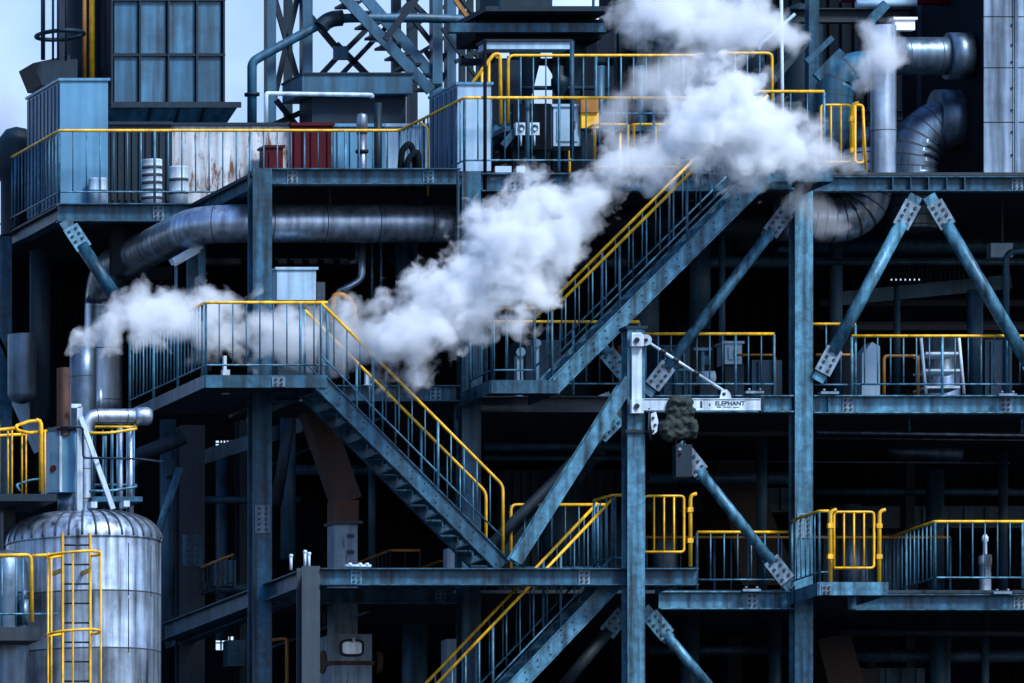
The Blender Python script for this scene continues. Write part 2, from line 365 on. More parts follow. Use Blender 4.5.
xc = PX(262, 2.2); xl = PX(60, 5.75)
dbeam('beam running back from the corner column to the upper deck edge', (xc, 2.52, ZTOP), (xc, 5.74, ZTOP), .25)
dbeam('side beam of the upper deck running back below the blue cabinet', (xl + .1, 6.0, ZTOP), (xl + .1, 14.9, ZTOP), .26)
xr = PX(303, 0); ZL0 = PZ(568, 0)
dbeam('lower landing beam running back from the grey column to behind the tank', (xr + .1, .34, ZL0), (xr + .1, 8.2, ZL0), .27)
dbeam('second lower beam running back beside the blue corner column', (PX(290, 2.2), 2.5, ZLOW - .02), (PX(290, 2.2), 9, ZLOW - .02), .22)
dbeam('dim cross beam under the upper floor behind the curved duct', P(115, 268, 7.5), P(172, 268, 7.5), .18, m=DIM)
dbeam('dim hanger beam under the upper deck edge', P(117, 222, 7.0), P(117, 270, 7.0), .16, m=DIM)
# floor decks (grating, walked on)
slab('floor_deck', 'upper floor grating behind the big steam cloud, full width', [(PX(254, 2.3), 2.45, ZTOP), (PX(1500, 2.3), 2.45, ZTOP), (PX(1500, 2.3), 11.9, ZTOP), (PX(254, 2.3), 11.9, ZTOP)], .05, DIM)
slab('floor_deck', 'upper floor grating under blue cabinet and rusty container', [(xl, 6.0, ZTOP), (PX(253, 2.3) - .02, 6.0, ZTOP), (PX(253, 2.3) - .02, 11.9, ZTOP), (xl, 11.9, ZTOP)], .05, DIM)
slab('floor_deck', 'middle floor grating behind the first stair landing', [(PX(385, 4.8), 4.8, ZMID), (PX(273, 2.3), 4.8, ZMID), (PX(273, 2.3), 2.45, ZMID), (PX(1500, 2.3), 2.45, ZMID), (PX(1500, 2.3), 11.9, ZMID), (PX(385, 4.8), 11.9, ZMID)], .05, DIM)
slab('floor_deck', 'lower floor grating behind the yellow gates', [(PX(273, 2.3), 2.5, ZLOW), (PX(1500, 2.3), 2.5, ZLOW), (PX(1500, 2.3), 11.9, ZLOW), (PX(425, 2.3), 11.9, ZLOW), (PX(425, 2.3), 5.2, ZLOW), (PX(273, 2.3), 5.2, ZLOW)], .05, DIM)
slab('floor_deck', 'bottom floor where the lowest stair flight starts', [(PX(200, 0), .2, ZBOT), (PX(1500, 2.3), .2, ZBOT), (PX(1500, 2.3), 11.9, ZBOT), (PX(200, 0), 11.9, ZBOT)], .05, DIM)

# landings
def landing(label, poly, edges, h=.2, m=STEEL, th=.03):
    t = T('stair_landing', label, 'landing', poly[0], 'stair landings')
    t.part('plate', MB().prism(poly, (0, 0, -th)), DIM)
    for a, b in edges:
        p, q = V(poly[a]), V(poly[b]); z = V((0, 0, -h / 2 + .012)); d = (q - p).normalized(); n = V((d.y, -d.x, 0)) * .012
        t.part('edge_beam', MB().bar(p + z + n, q + z + n, .02, h), m)
    return t
Y1 = .3; zl1 = PZ(376, Y1)
xa, xb = PX(205, Y1), PX(326, Y1)
L1 = landing('stair landing wrapped in steam beside the first column, with long railed side', [(xa, Y1, zl1), (xb, Y1, zl1), (xb, 4.75, zl1), (xa, 4.75, zl1)], [(0, 1), (1, 2), (3, 0)], .19)
plate(L1, (PX(278, Y1), Y1 - .022, PZ(382, Y1)), .2, .15, 2, 2)
Y2 = .7; zl2 = PZ(381, Y2)
L2 = landing('stair landing at the foot of the flight that climbs into the steam', [(PX(491, Y2), Y2, zl2), (PX(557, Y2), Y2, zl2), (PX(557, Y2), 2.2, zl2), (PX(491, Y2), 2.2, zl2)], [(0, 1), (3, 0), (1, 2)], .2)
zl3 = PZ(568, 0) + .0
landing('lower stair landing with yellow gate beside the jib post', [(PX(321, 0), .25, zl3 + .03), (PX(699, 0), .25, zl3 + .03), (PX(699, 0), 2.18, zl3 + .03), (PX(321, 0), 2.18, zl3 + .03)], [(1, 2)], .2)
Yt = .9; zt = PZ(166, Yt)
landing('top stair landing under the biggest steam puff', [(PX(766, Yt), Yt, zt), (PX(832, Yt), Yt, zt), (PX(832, Yt), 2.2, zt), (PX(766, Yt), 2.2, zt)], [(0, 1), (1, 2)], .25)
Yg = .75; zg = PZ(583, Yg)
Lg = landing('small projecting landing in front of the bright column with closed yellow gate', [(PX(819, Yg), Yg, zg), (PX(887, Yg), Yg, zg), (PX(887, Yg), 2.2, zg), (PX(819, Yg), 2.2, zg)], [(0, 1), (3, 0), (1, 2)], .2, GALV)
plate(Lg, (PX(826, Yg), Yg - .022, PZ(590, Yg)), .14, .15, 2, 2)
# stairs
stair('stair flight from the steam covered landing down to the lower landing, treads seen from below', (321, 383), (503, 566), .32, .88, 12, drop=(True, False), rail_h=1.22)
stair('upper stair flight climbing into the big steam cloud', (768, 173), (552, 388), .72, .88, 15, m=GALV, rail_h=1.18)
stair('lowest stair flight running up behind the front landing beam', (615, 582), (425, 782), .45, .88, 14, m=GALV, rail_h=1.3)

# braces
brace('short brace from the upper deck corner down into the first steam', (70, 228, 5.6), (118, 300, 5.2), .1, STEEL, ends=(1, 0), pm=GALV)
brace('sunlit brace of the vee leaning toward the bright column', (912, 204, 2.15), (822, 372, 2.15), .1)
brace('brace of the vee leaning away from the bright column', (934, 204, 2.15), (1042, 386, 2.15), .1)
brace('long brace passing behind the jib tie rod to the big steam cloud', (785, 213, 2.0), (652, 386, 2.0), .085)
brace('brace from behind the lower landing up to the jib post bracket', (470, 566, 1.4), (617, 418, 1.4), .085, DIM, (0, 1))
brace('thin brace from the hoist down to the foot of the bright column', (684, 452, 2.05), (786, 580, 2.05), .08)
brace('brace below the lower beam beside the jib post', (650, 616, 1.9), (712, 690, 1.9), .08, ends=(1, 0))
brace('dull brace behind the lowest stair flight, meeting the jib post', (622, 614, 3.2), (560, 690, 3.2), .09, DIM, (1, 0))
brace('short stub brace with end plate under the upper stair landing', (622, 372, 2.3), (595, 340, 2.3), .075, GALV, (1, 0))
brace('flat brace across the front of the lower landing up to the jib post', (514, 562, -.05), (629, 380, -.05), .1, GALV, (0, 0), flat=True)
brace('grey brace under the first landing behind the small silver pipe', (134, 458, 6), (183, 437, 6), .12, DIM, (0, 0))
brace('thin brace beside the dim riveted column above the tank', (157, 535, 4), (180, 468, 4), .06, GALV, (0, 0))
brace('dim diagonal brace behind the first flight, leaning on the rusty chute', (276, 505, 7), (292, 405, 7), .09, DIM, (0, 0))

# guard rails
gy = 5.8
guard('long yellow topped rail round the upper deck, in front of blue cabinet and rusty container', [(xl, 11.4, ZTOP), (xl, gy, ZTOP), (PX(400, gy), gy, ZTOP), (PX(400, gy), 2.35, ZTOP), (PX(762, 2.35), 2.35, ZTOP)], h=1.13, sp=.21)
guard('rail of the steam covered landing with its yellow front bar', [(xa + .02, 4.7, zl1), (xa + .02, Y1 + .03, zl1), (PX(328, Y1), Y1 + .03, zl1)], h=1.12, sp=.2)
guard('short rail of the landing below the steam filled stair flight', [(PX(470, 2.1), 2.1, zl2), (PX(491, Y2) + .02, Y2 + .3, zl2), (PX(491, Y2) + .02, Y2 + .03, zl2), (PX(535, Y2), Y2 + .03, zl2)], h=1.11, sp=.19)
guard('rail behind the upper stair landing, seen under the steam', [(PX(482, 2.25), 2.3, ZMID), (PX(640, 2.25), 2.3, ZMID)], h=1.12, sp=.2)
guard('middle floor rail between the jib post and the bright column', [(PX(646, 2.3), 2.34, ZMID), (PX(775, 2.3), 2.34, ZMID)], h=.94, sp=.2)
guard('middle floor rail in front of the white step stand', [(PX(853, 2.3), 2.36, ZMID), (PX(1060, 2.3), 2.36, ZMID)], h=.91, sp=.2)
guard('stub of rail beside the bright column over the middle beam', [(PX(814, 2.3), 2.42, ZMID), (PX(858, 2.3), 2.42, ZMID)], h=1.1, sp=.2)
guard('rail at the back of the lower landing behind the flat brace', [(PX(511, 1.5), 1.5, zl3), (PX(606, 1.5), 1.5, zl3)], h=1.13, sp=.21, drop0=True)
guard('short rail behind the jib post at the head of the lowest flight', [(PX(606, .5), 1.1, zl3 + .03), (PX(612, .45), .42, zl3 + .03), (PX(626, .45), .42, zl3 + .03)], h=1.12, sp=.2)
guard('lower floor rail crossed by the thin brace', [(PX(699, 2.5), 2.6, ZLOW), (PX(794, 2.5), 2.6, ZLOW)], h=.9, sp=.2)
guard('deeper second rail of the lower floor, its orange bar just under the nearer one', [(PX(630, 4.2), 4.2, ZLOW), (PX(950, 4.2), 4.2, ZLOW)], h=1.0, sp=.26, ym=YELO, sm=STEEL)
guard('lower floor rail with returning side round the small silver filter', [(PX(935, 2.3), 5.0, ZLOW), (PX(935, 2.3), 2.3, ZLOW), (PX(1110, 2.3), 2.3, ZLOW)], h=1.03, sp=.19)
guard('short rail joining the bright column to the projecting gate landing', [(PX(819, Yg) + .02, 2.1, zg), (PX(819, Yg) + .02, Yg + .05, zg), (PX(830, Yg), Yg + .05, zg)], h=1.1, sp=.2)
guard('dim rail of the walkway behind the rusty chute', [(PX(390, 6.5), 11.5, ZLOW), (PX(390, 6.5), 6.5, ZLOW), (PX(420, 6.5), 6.5, ZLOW)], h=1.05, sp=.22, ym=YELO, sm=DIM)
guard('dim far rail behind the foot of the first stair flight', [(PX(440, 8.5), 11.5, ZLOW), (PX(440, 8.5), 8.5, ZLOW), (PX(500, 8.5), 8.5, ZLOW)], h=1.1, sp=.25, ym=YELO, sm=DIM)
guard('sloping orange handrail behind the dome topped tank', [(PX(245, 5.5), 11.5, ZLOW + .35), (PX(245, 5.5), 6.2, ZLOW + .35)], h=.6, sp=.3, ym=YELO, sm=DIM)
# raised platform behind the upper front rail
Ym = 4.2; zm = PZ(126, Ym)
slab('floor_deck', 'small raised deck above the two round gauges', [(PX(505, Ym), Ym, zm), (PX(775, Ym), Ym, zm), (PX(775, Ym), 8, zm), (PX(505, Ym), 8, zm)], .08, STEEL)
guard('rail of the raised deck behind the gauges and yellow box', [(PX(509, Ym), Ym + .04, zm), (PX(697, Ym), Ym + .04, zm), (PX(706, Ym), Ym - .2, zm), (PX(768, Ym), Ym - .2, zm)], h=1.1, sp=.2, drop0=True, drop1=True, low=.2)
st = T('steel_ladder_stair', 'steep yellow railed steps beside the white cabinet up to the raised deck', 'steps', P(462, 170, 5.2))
for yy in (5.0, 5.7):
    a, b = P(455, 190, yy), P(500, 128, yy); st.part('stringer', MB().bar(a, b, .03, .18), STEEL)
    st.part('handrail', MB().tube(fillet([P(460, 100, yy), P(494, 54, yy), P(500, 54, yy), P(501, 124, yy)], .12), .028, 8), YEL)
    for x_ in (482, 489): st.part('post', MB().tube([P(x_, 124, yy), P(x_, 52 + (494 - x_) * 1.35, yy)], .022, 8), YEL)
for i in range(6):
    c = P(458 + i * 8, 186 - i * 11, 5.35); st.part('tread', MB().bb(c.x - .11, c.x + .11, 5.02, 5.68, c.z - .015, c.z + .015), STEEL)
guard('yellow bar rail at the edge of the biggest puff on the upper floor', [(PX(755, 2.0), 3.2, ZTOP + .06), (PX(755, 2.0), 1.9, ZTOP + .06), (PX(822, 2.0), 1.9, ZTOP + .06)], h=1.1, sp=.25)
guard('little yellow rail above the steam behind the front rail, near the yellow box', [(PX(585, 3.4), 4.2, ZTOP), (PX(585, 3.4), 2.9, ZTOP), (PX(618, 3.4), 2.9, ZTOP)], h=.8, sp=.4, low=.15, sm=YEL)
guard('second little yellow rail nearer the big puff', [(PX(624, 3.4), 3.6, ZTOP), (PX(624, 3.4), 2.9, ZTOP), (PX(668, 3.4), 2.9, ZTOP)], h=.8, sp=.4, low=.15, sm=YEL)
guard('pale rail on the upper platform at the top of the picture', [(PX(500, 5), 5, PZ(9, 5)), (PX(612, 5), 5, PZ(9, 5))], h=1.1, sp=.3)

# yellow gates
def gate(label, x0, x1, y0, y1, yb, Y, n, post_x, zb=None):
    t = T('safety_gate', label, 'gate', P(x0, yb, Y), 'yellow safety gates'); z0, z1 = PZ(y1, Y), PZ(y0, Y); X0, X1 = PX(x0, Y), PX(x1, Y)
    loop = [(X0, Y, z0), (X0, Y, z1), (X1, Y, z1), (X1, Y, z0), (X0 + .001, Y, z0)]
    t.part('gate_frame', MB().tube(fillet(loop, .06), .02, 8), YEL)
    for i in range(1, n):
        x = X0 + (X1 - X0) * i / n; t.part('bar', MB().tube([(x, Y, z0), (x, Y, z1)], .015, 8), YEL)
    for px_ in post_x:
        x = PX(px_, Y); pts = fillet([(x, Y - .02, PZ(yb, Y)), (x, Y - .02, z1 + .015), (x + .09, Y - .02, z1 + .03)], .07)
        po = t.part('post', MB().tube(pts, .029, 10), YEL)
        for f in (.2, .75): t.part('hinge', MB().bb(x - .045, x + .035, Y - .055, Y + .02, z0 + (z1 - z0) * f - .035, z0 + (z1 - z0) * f + .035), YEL, po)
gate('closed yellow gate on the projecting landing in front of the bright column', 834, 874, 512, 568, 583, Yg + .05, 4, (830, 879))
gate('yellow gate beside the jib post at the end of the lower landing', 644, 684, 496, 552, 567, .3, 4, (690,))
gate('yellow gate by the vertical silver stack on the upper floor', 821, 851, 105, 162, 172, 2.6, 3, (852,))
t = T('gate_hoop', 'tall yellow hoop beside the vertical silver stack', 'railing', P(857, 172, 2.3)); t.part('hoop', MB().tube(fillet([P(855, 105, 2.3), P(855, 163, 2.3), P(864, 163, 2.3), P(863, 105, 2.3), P(855.1, 105, 2.3)], .06), .022, 8), YEL); t.part('post', MB().tube([P(866, 172, 2.28), P(863, 107, 2.28)], .02, 8), YEL)

# ---------------------------------------------------------------- jib crane
Yj = -.16; t = T('jib_crane', 'white one tonne jib crane arm bolted on a tall pale post, with tie rod', 'crane', (PX(636, Yj), Yj, 0))
x0, x1 = PX(627.5, Yj), PX(645, Yj); xm = (x0 + x1) / 2; wj = x1 - x0
t.part('mast', MB().ibeam((xm, Yj + .15, 0), (xm, Yj + .15, PZ(329, Yj)), .3, wj, .022, .02, up=(0, -1, 0)), GALV)
t.part('base_plate', MB().bb(xm - .3, xm + .3, Yj - .15, Yj + .45, 0, .03), DIM)
t.part('mast_cap', MB().bb(xm - wj * .62, xm + wj * .62, Yj - .04, Yj + .34, PZ(329, Yj), PZ(326, Yj)), DARKB)
t.part('collar', MB().bb(xm - wj * .68, xm + wj * .68, Yj - .05, Yj - .002, PZ(433, Yj), PZ(430, Yj)), DARKB)
t.part('pivot_plate', MB().bb(PX(631, Yj), PX(641, Yj), Yj - .05, Yj - .003, PZ(400, Yj), PZ(333, Yj)), WHITE)
Ya = Yj - .16
for ya, yb, xr_ in ((334, 346, 653), (399, 413, 667)):
    br = t.part('bracket', MB().bb(PX(632, Ya), PX(644, Ya), Yj - .15, Yj - .052, PZ(yb, Ya), PZ(ya, Ya)), WHITE)
    t.part('pin', MB().tube([P(637, (ya + yb) / 2, Yj - .16), P(637, (ya + yb) / 2, Yj - .19)], .04, 10), BOLT, br)
lug = MB().tube([P(646, 340, Yj - .05), P(646, 340, Yj - .11)], .085, 14); t.part('rod_lug', lug, WHITE)
t.part('lug_eye', MB().tube([P(646, 340, Yj - .112), P(646, 340, Yj - .13)], .03, 10), BOLT)
t.part('tie_rod', MB().tube([P(648, 342, Yj - .08), P(724, 391, Yj - .08)], .022, 8), WHITE)
for f in (.16, .33, .6): c = P(648, 342, Yj - .08).lerp(P(724, 391, Yj - .08), f); t.part('turnbuckle', MB().tube([c, c + V((.08, 0, -.05))], .034, 8), DIM)
za, zb_ = PZ(399.5, Yj), PZ(411.5, Yj); xe = PX(758, Yj)
arm = t.part('arm', MB().ibeam((PX(640, Yj), Yj - .08, (za + zb_) / 2), (xe, Yj - .08, (za + zb_) / 2), za - zb_, .12, .012, .09), WHITE)
t.part('end_stop', MB().bb(xe + .002, xe + .05, Yj - .13, Yj - .03, zb_ - .02, za + .02), DARKB, arm)
ear = [P(719, 399.4, Yj - .07), P(731, 399.4, Yj - .07), P(729.5, 393, Yj - .07), P(726, 389.5, Yj - .07), P(721, 391, Yj - .07)]
e_ = t.part('rod_lug', MB().prism(ear, (0, -.03, 0)), WHITE); t.part('lug_eye', MB().tube([P(724, 394, Yj - .102), P(724, 394, Yj - .115)], .026, 10), BOLT, e_)
def lettering(t, txt, pos, h, m, par, name='lettering', sx=1.0):
    cu = bpy.data.curves.new(name, 'FONT'); cu.body = txt; cu.size = h * 1.42; cu.extrude = .002; cu.offset = h * .03
    tmp = bpy.data.objects.new('tmp', cu); COL.objects.link(tmp); bpy.context.view_layer.update()
    me = bpy.data.meshes.new_from_object(tmp.evaluated_get(bpy.context.evaluated_depsgraph_get())); bpy.data.objects.remove(tmp)
    me.transform(Matrix.Diagonal((sx, 1, 1, 1))); me.transform(Matrix.Rotation(math.pi / 2, 4, 'X')); me.materials.clear(); me.materials.append(m)
    o = bpy.data.objects.new(name, me); COL.objects.link(o); o.parent = par; o.location = V(pos) - t.loc; return o
yf = Yj - .08 - .048
lettering(t, '1', (PX(697.5, yf), yf, PZ(407.5, yf)), .095, BOLT, arm, sx=1.7)
lettering(t, 't', (PX(709, yf), yf, PZ(406, yf)), .055, BOLT, arm)
lettering(t, 'ELEPHANT', (PX(715, yf), yf, PZ(405.2, yf)), .062, BOLT, arm, sx=1.08)
t.part('small_print', MB().bb(PX(717, yf), PX(721, yf), yf, yf + .003, PZ(407.6, yf), PZ(406.4, yf)).bb(PX(723, yf), PX(731, yf), yf, yf + .003, PZ(407.4, yf), PZ(406.7, yf)).bb(PX(733, yf), PX(739, yf), yf, yf + .003, PZ(407.8, yf), PZ(407.1, yf)), BOLT, arm)
# hoist under a green cover
def blob(c, s, seed, n=5, amp=.25):
    import bmesh
    from mathutils import noise
    bm = bmesh.new(); bmesh.ops.create_icosphere(bm, subdivisions=n, radius=1); mb = MB()
    for v in bm.verts:
        d = noise.fractal(v.co * 1.7 + V((seed, 3, 1)), .8, 2.1, 3); e = abs(noise.noise(V((v.co.x * 2.6, v.co.y * 2.6, v.co.z * .9)) + V((seed * 2, 1, 4)))); v.co *= 1 + amp * d - amp * .22 * (.4 - e)
    mb.add([V((v.co.x * s[0], v.co.y * s[1], v.co.z * s[2])) + V(c) for v in bm.verts], [[v.index for v in f.verts] for f in bm.faces], 0, True); bm.free(); return mb
t = T('chain_hoist', 'chain hoist wrapped in a crumpled green canvas cover under the jib arm', 'hoist', P(680, 415, Yj))
def tarp(c, prof, seed, ln=0):
    from mathutils import noise
    mb = MB(); n = 84; vs = []
    for k, (r, z, sx_) in enumerate(prof):
        for i in range(n):
            a = 2 * math.pi * i / n; f = noise.noise(V((math.cos(a) * 2.6 + seed, math.sin(a) * 2.6, z * 2.2))); g = noise.noise(V((math.cos(a) * 6 + seed, math.sin(a) * 6, z * 5 + 3)))
            q = r * (.95 + .55 * f + .42 * abs(g) - .2 * abs(noise.noise(V((math.cos(a) * 11 + seed, math.sin(a) * 11, z * 3))))); vs.append(V(c) + V((q * math.cos(a) * sx_ + .03 * f, q * math.sin(a) * .8, z + .09 * g + .05 * f)))
    fs = [(k * n + i, k * n + (i + 1) % n, (k + 1) * n + (i + 1) % n, (k + 1) * n + i) for k in range(len(prof) - 1) for i in range(n)]
    return mb.add(vs, fs, 0, True)
def crumple(c, prof, n, seed):
    from mathutils import noise
    rnd = random.Random(seed); mb = MB(); vs = []
    for k, (r, z, ox) in enumerate(prof):
        for i in range(n):
            a = 2 * math.pi * (i + .5 * (k % 2)) / n; f = noise.noise(V((math.cos(a) * 1.7 + seed, math.sin(a) * 1.7, z * 4))); q = r * (1 + .35 * f) + rnd.uniform(-.016, .016) + .05 * abs(noise.noise(V((math.cos(a) * 5 + seed, math.sin(a) * 5, z * 6)))) - .02
            vs.append(V(c) + V((q * math.cos(a) + ox, q * math.sin(a) * .8, z + rnd.uniform(-.012, .012))))
    fs = []
    for k in range(len(prof) - 1):
        for i in range(n):
            a, b, c_, d = k * n + i, k * n + (i + 1) % n, (k + 1) * n + (i + 1) % n, (k + 1) * n + i
            fs += [(a, b, c_), (a, c_, d)] if (i + k) % 2 else [(a, b, d), (b, c_, d)]
    return mb.add(vs, fs, 0, True)
cv = MB()
for x_, y_, rx, rz, sd in ((676, 402, .13, .10, 2), (686, 404, .10, .12, 4), (671, 410, .09, .10, 6), (690, 412, .07, .09, 8), (672, 425, .16, .15, 3), (684, 422, .14, .13, 5), (691, 426, .10, .15, 7), (665, 428, .10, .12, 9), (678, 434, .17, .10, 11), (680, 415, .12, .16, 12), (693, 434, .06, .09, 13), (668, 437, .07, .07, 14)):
    b_ = blob(P(x_, y_, Yj - .15), (rx, .13, rz), sd, n=4, amp=.42); cv.add(b_.v, b_.f, 0, True)
co = t.part('cover', cv, CANV); rm = co.modifiers.new('remesh', 'REMESH'); rm.mode = 'VOXEL'; rm.voxel_size = .02; rm.use_smooth_shade = True
for x_ in (676, 684): t.part('hanger_chain', MB().tube([P(x_, 436, Yj - .1), P(x_, 447, Yj - .1)], .014, 6), BOLT)
hb = t.part('hook_block', MB().prism([P(650, 414, Yj - .1), P(655, 412, Yj - .1), P(657.5, 422, Yj - .1), P(656, 432, Yj - .1), P(652, 435, Yj - .1), P(650, 425, Yj - .1)], (0, -.05, 0)), WHITE)
for x_, y_ in ((653, 418), (655, 425), (653, 431)): t.inst('bolt', boltmesh(.022), P(x_, y_, Yj - .152), hb)
t.part('hook_chain', MB().tube([P(649, 408, Yj - .12), P(648.5, 428, Yj - .12), P(651, 440, Yj - .12)], .014, 6), BOLT)
t.part('chain', MB().tube([P(680, 440, Yj - .1), P(680, 447, Yj - .1)], .012, 6), BOLT)
bx = t.part('chain_box', MB().bb(PX(672, Yj), PX(688, Yj), Yj - .2, Yj - .02, PZ(478, Yj), PZ(446, Yj)), DARKB)
t.part('button', MB().tube([P(680, 449, Yj - .2), P(680, 449, Yj - .22)], .025, 10), WHITE, bx); t.part('button', MB().tube([P(680, 454, Yj - .2), P(680, 454, Yj - .22)], .025, 10), RED, bx)

# ---------------------------------------------------------------- tank
cx, cyy = PX(83, -1.2), -1.2; rt = 75.5 * K(-1.2); zs = PZ(543, -1.2); ztp = PZ(513, -1.2)
t = T('storage_tank', 'silver dome topped tank with stained jacket and a caged yellow ladder', 'tank', (cx, cyy, 0))
pr = [(rt, .0)]; mis = []
for z in (PZ(655, -1.2), PZ(598, -1.2)):
    pr += [(rt, z - .012), (rt + .0006, z - .01), (rt + .0006, z + .01), (rt, z + .012)]; mis += [0, 1, 1, 1]
pr += [(rt, zs)]; mis += [0, 0]
t.part('shell', MB().lathe((cx, cyy, 0), pr, 64, mis=mis), [TANK, SEAM])
dome = []
for i in range(13):
    a = i / 12 * math.pi / 2; dome.append((max(.02, rt * 1.012 * math.cos(a) ** .62), zs + (ztp - zs) * math.sin(a) ** 1.05))
dm = t.part('dome', MB().lathe((cx, cyy, 0), [(rt, zs - .03), (rt * 1.012, zs - .03)] + dome, 64), TANK)
for k in range(36):
    a = 2 * math.pi * (k + .5) / 36; t.part('standing_seam', MB().tube([(cx + r * math.cos(a), cyy + r * math.sin(a), z + .004) for r, z in dome[:11]], .017, 5), SEAM, dm)
for xx, (ya, yb) in ((124, (545, 597)), (151, (545, 597)), (124, (600, 654)), (95, (600, 654))):
    dx = PX(xx, -2) - cx; yy = cyy - math.sqrt(max(.01, (rt + .004) ** 2 - dx * dx)); t.part('jacket_seam', MB().tube([(cx + dx, yy, PZ(yb, -2)), (cx + dx, yy, PZ(ya, -2))], .006, 5), SEAM)
# ladder with cage
Yl = -2.75; t = T('caged_ladder', 'yellow caged ladder on the front of the silver tank', 'ladder', (PX(76, Yl), Yl, 0))
for x_ in (62.5, 90): t.part('stile', MB().bar((PX(x_, Yl), Yl, 0.0), (PX(x_, Yl), Yl, PZ(533, Yl)), .03, .065, up=(0, -1, 0)), YEL)
z = PZ(720, Yl)
while z < PZ(540, Yl):
    t.part('rung', MB().tube([(PX(63, Yl), Yl, z), (PX(89.5, Yl), Yl, z)], .014, 8), DARKB); z += .29
for y_, big in ((556, 1), (634, 1), (712, 1)):
    zz = PZ(y_, Yl); pts = [(PX(90, Yl), Yl, zz), (PX(97, Yl), Yl - .15, zz), (PX(92, Yl), Yl - .5, zz), (PX(78, Yl), Yl - .75, zz), (PX(50, Yl), Yl - .75, zz - .03), (PX(39.5, Yl), Yl - .5, zz - .05), (PX(42, Yl), Yl - .12, zz - .05), (PX(62, Yl), Yl, zz)]
    t.part('cage_hoop', MB().tube(fillet(pts, .15), .021, 8), YEL)
for x_, yo in ((92.5, -.48), (60, -.745), (39.8, -.48), (46.5, -.28)): t.part('cage_bar', MB().tube([(PX(x_, Yl), Yl + yo, PZ(780, Yl)), (PX(x_, Yl), Yl + yo, PZ(556, Yl))], .015, 8), YEL)
for x_ in (62.5, 90): t.part('bracket', MB().bb(PX(x_, Yl) - .02, PX(x_, Yl) + .02, Yl + .03, cyy - rt * .9, PZ(572, Yl), PZ(568, Yl)), YEL)
# yellow service platform at the ladder
t = T('service_platform', 'small dark platform with yellow handrail beside the tank ladder', 'platform', P(-10, 640, -2.6))
t.part('deck', MB().prism([P(-30, 627, -2.9), P(40, 627, -2.9), P(40, 627, -2.9) + V((0, 1.6, 0)), P(-30, 627, -2.9) + V((0, 1.6, 0))], (0, 0, -.2)), DIM)
t.part('support', MB().bar(P(10, 640, -2.2), up(P(10, 640, -2.2), 0), .2, .2), DIM)
t.part('handrail', MB().tube(fillet([P(-30, 556, -2.85), P(31, 555, -2.85), P(32, 622, -2.85)], .08), .03, 8), YEL)
t.part('handrail', MB().tube(fillet([P(32, 556, -2.85), P(62, 554, -2.75)], .08), .026, 8), YEL)
t.part('lower_rail', MB().tube([P(-30, 614, -2.85), P(58, 614, -2.85)], .018, 8), GALV)
for x_ in (2, 16, 23): t.part('baluster', MB().tube([P(x_, 626, -2.85), P(x_, 558, -2.85)], .013, 6), GALV)
single('valve', MB().tube([P(24, 625, -2.4), P(24, 600, -2.4)], .07, 12).tube([P(24, 600, -2.4), P(24, 590, -2.4)], .04, 10).tube([P(18, 592, -2.4), P(30, 592, -2.4)], .02, 8), ALUD, 'upright valve on the small dark platform beside the tank', 'valve')
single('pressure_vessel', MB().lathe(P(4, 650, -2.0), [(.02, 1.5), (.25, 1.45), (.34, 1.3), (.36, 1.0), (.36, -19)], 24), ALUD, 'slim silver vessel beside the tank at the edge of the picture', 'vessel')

# ---------------------------------------------------------------- equipment above the tank
Yq = -.8
pipe('elbow_pipe', 'silver pipe above the tank that bends over to a capped end', [P(84, 514, Yq), P(84, 416.5, Yq), P(138, 416.5, Yq)], .118, ALU, .45, .22, 'pipe', loc=P(84, 514, Yq))
single('domed_end', MB().tube([P(134.5, 416.5, Yq), P(136, 416.5, Yq), P(147, 416.5, Yq), P(151, 416.5, Yq), P(152.5, 416.5, Yq)], [.125, .142, .142, .11, .03], 20), ALU, 'rounded silver cap closing the elbow pipe', 'cap')
single('exhaust_stack', MB().tube([P(63.5, 436, Yq - .5), P(63.5, 368, Yq - .5)], .098, 18, cap=False).tube([P(63.5, 430, Yq - .5), P(63.5, 427, Yq - .5)], .15, 14), RUSTY, 'rusty open exhaust stack blowing the steam plume', 'stack')
single('vent_pipe', MB().tube([P(100, 410, Yq + .3), P(100, 389, Yq + .3)], .048, 12), ALU, 'short bright vent stub standing on the elbow pipe', 'pipe')
X0, X1, ya_, yb_, z0, z1 = pxbox(49.5, 76, 431, 492, Yq - .55, .5)
t = T('control_cabinet', 'tall grey blue cabinet with red button under the rusty stack', 'cabinet', (X0, ya_, z0))
t.part('casing', MB().bb(X0, X1, ya_, yb_, z0, z1), CABB); t.part('side_panel', MB().bb(X0 + .01, X0 + .14, ya_ - .012, ya_ - .002, z0 + .02, z1 - .02), PANEL)
t.part('bright_trim', MB().bb(X0 + .145, X0 + .185, ya_ - .022, ya_ - .002, z0, z1), WHITE)
t.part('button', MB().tube([P(53.5, 468, ya_ - .012), P(53.5, 468, ya_ - .05)], .045, 12), RED); t.part('bracket', MB().bb(X0 - .02, X1 + .08, ya_ - .03, yb_ + .03, z1 + .002, z1 + .05), DARKB)
t.part('foot', MB().tube([P(66, 493, Yq - .3), P(66, 514, Yq - .3)], .12, 16), ALUD)
t = T('support_frame', 'white A shaped steel frame standing on the tank dome', 'frame', P(80, 510, Yq - .7))
t.part('upright', MB().bar(P(79.5, 512, Yq - .7), P(79.5, 407, Yq - .7), .08, .05, up=(0, -1, 0)), WHITE)
t.part('crossbar', MB().bar(P(71, 406, Yq - .7), P(81, 406, Yq - .7), .05, .06), WHITE)
t.part('strut', MB().bar(P(80.5, 417, Yq - .78), P(113, 509, Yq - .78), .07, .05, up=(0, -1, 0)), WHITE)
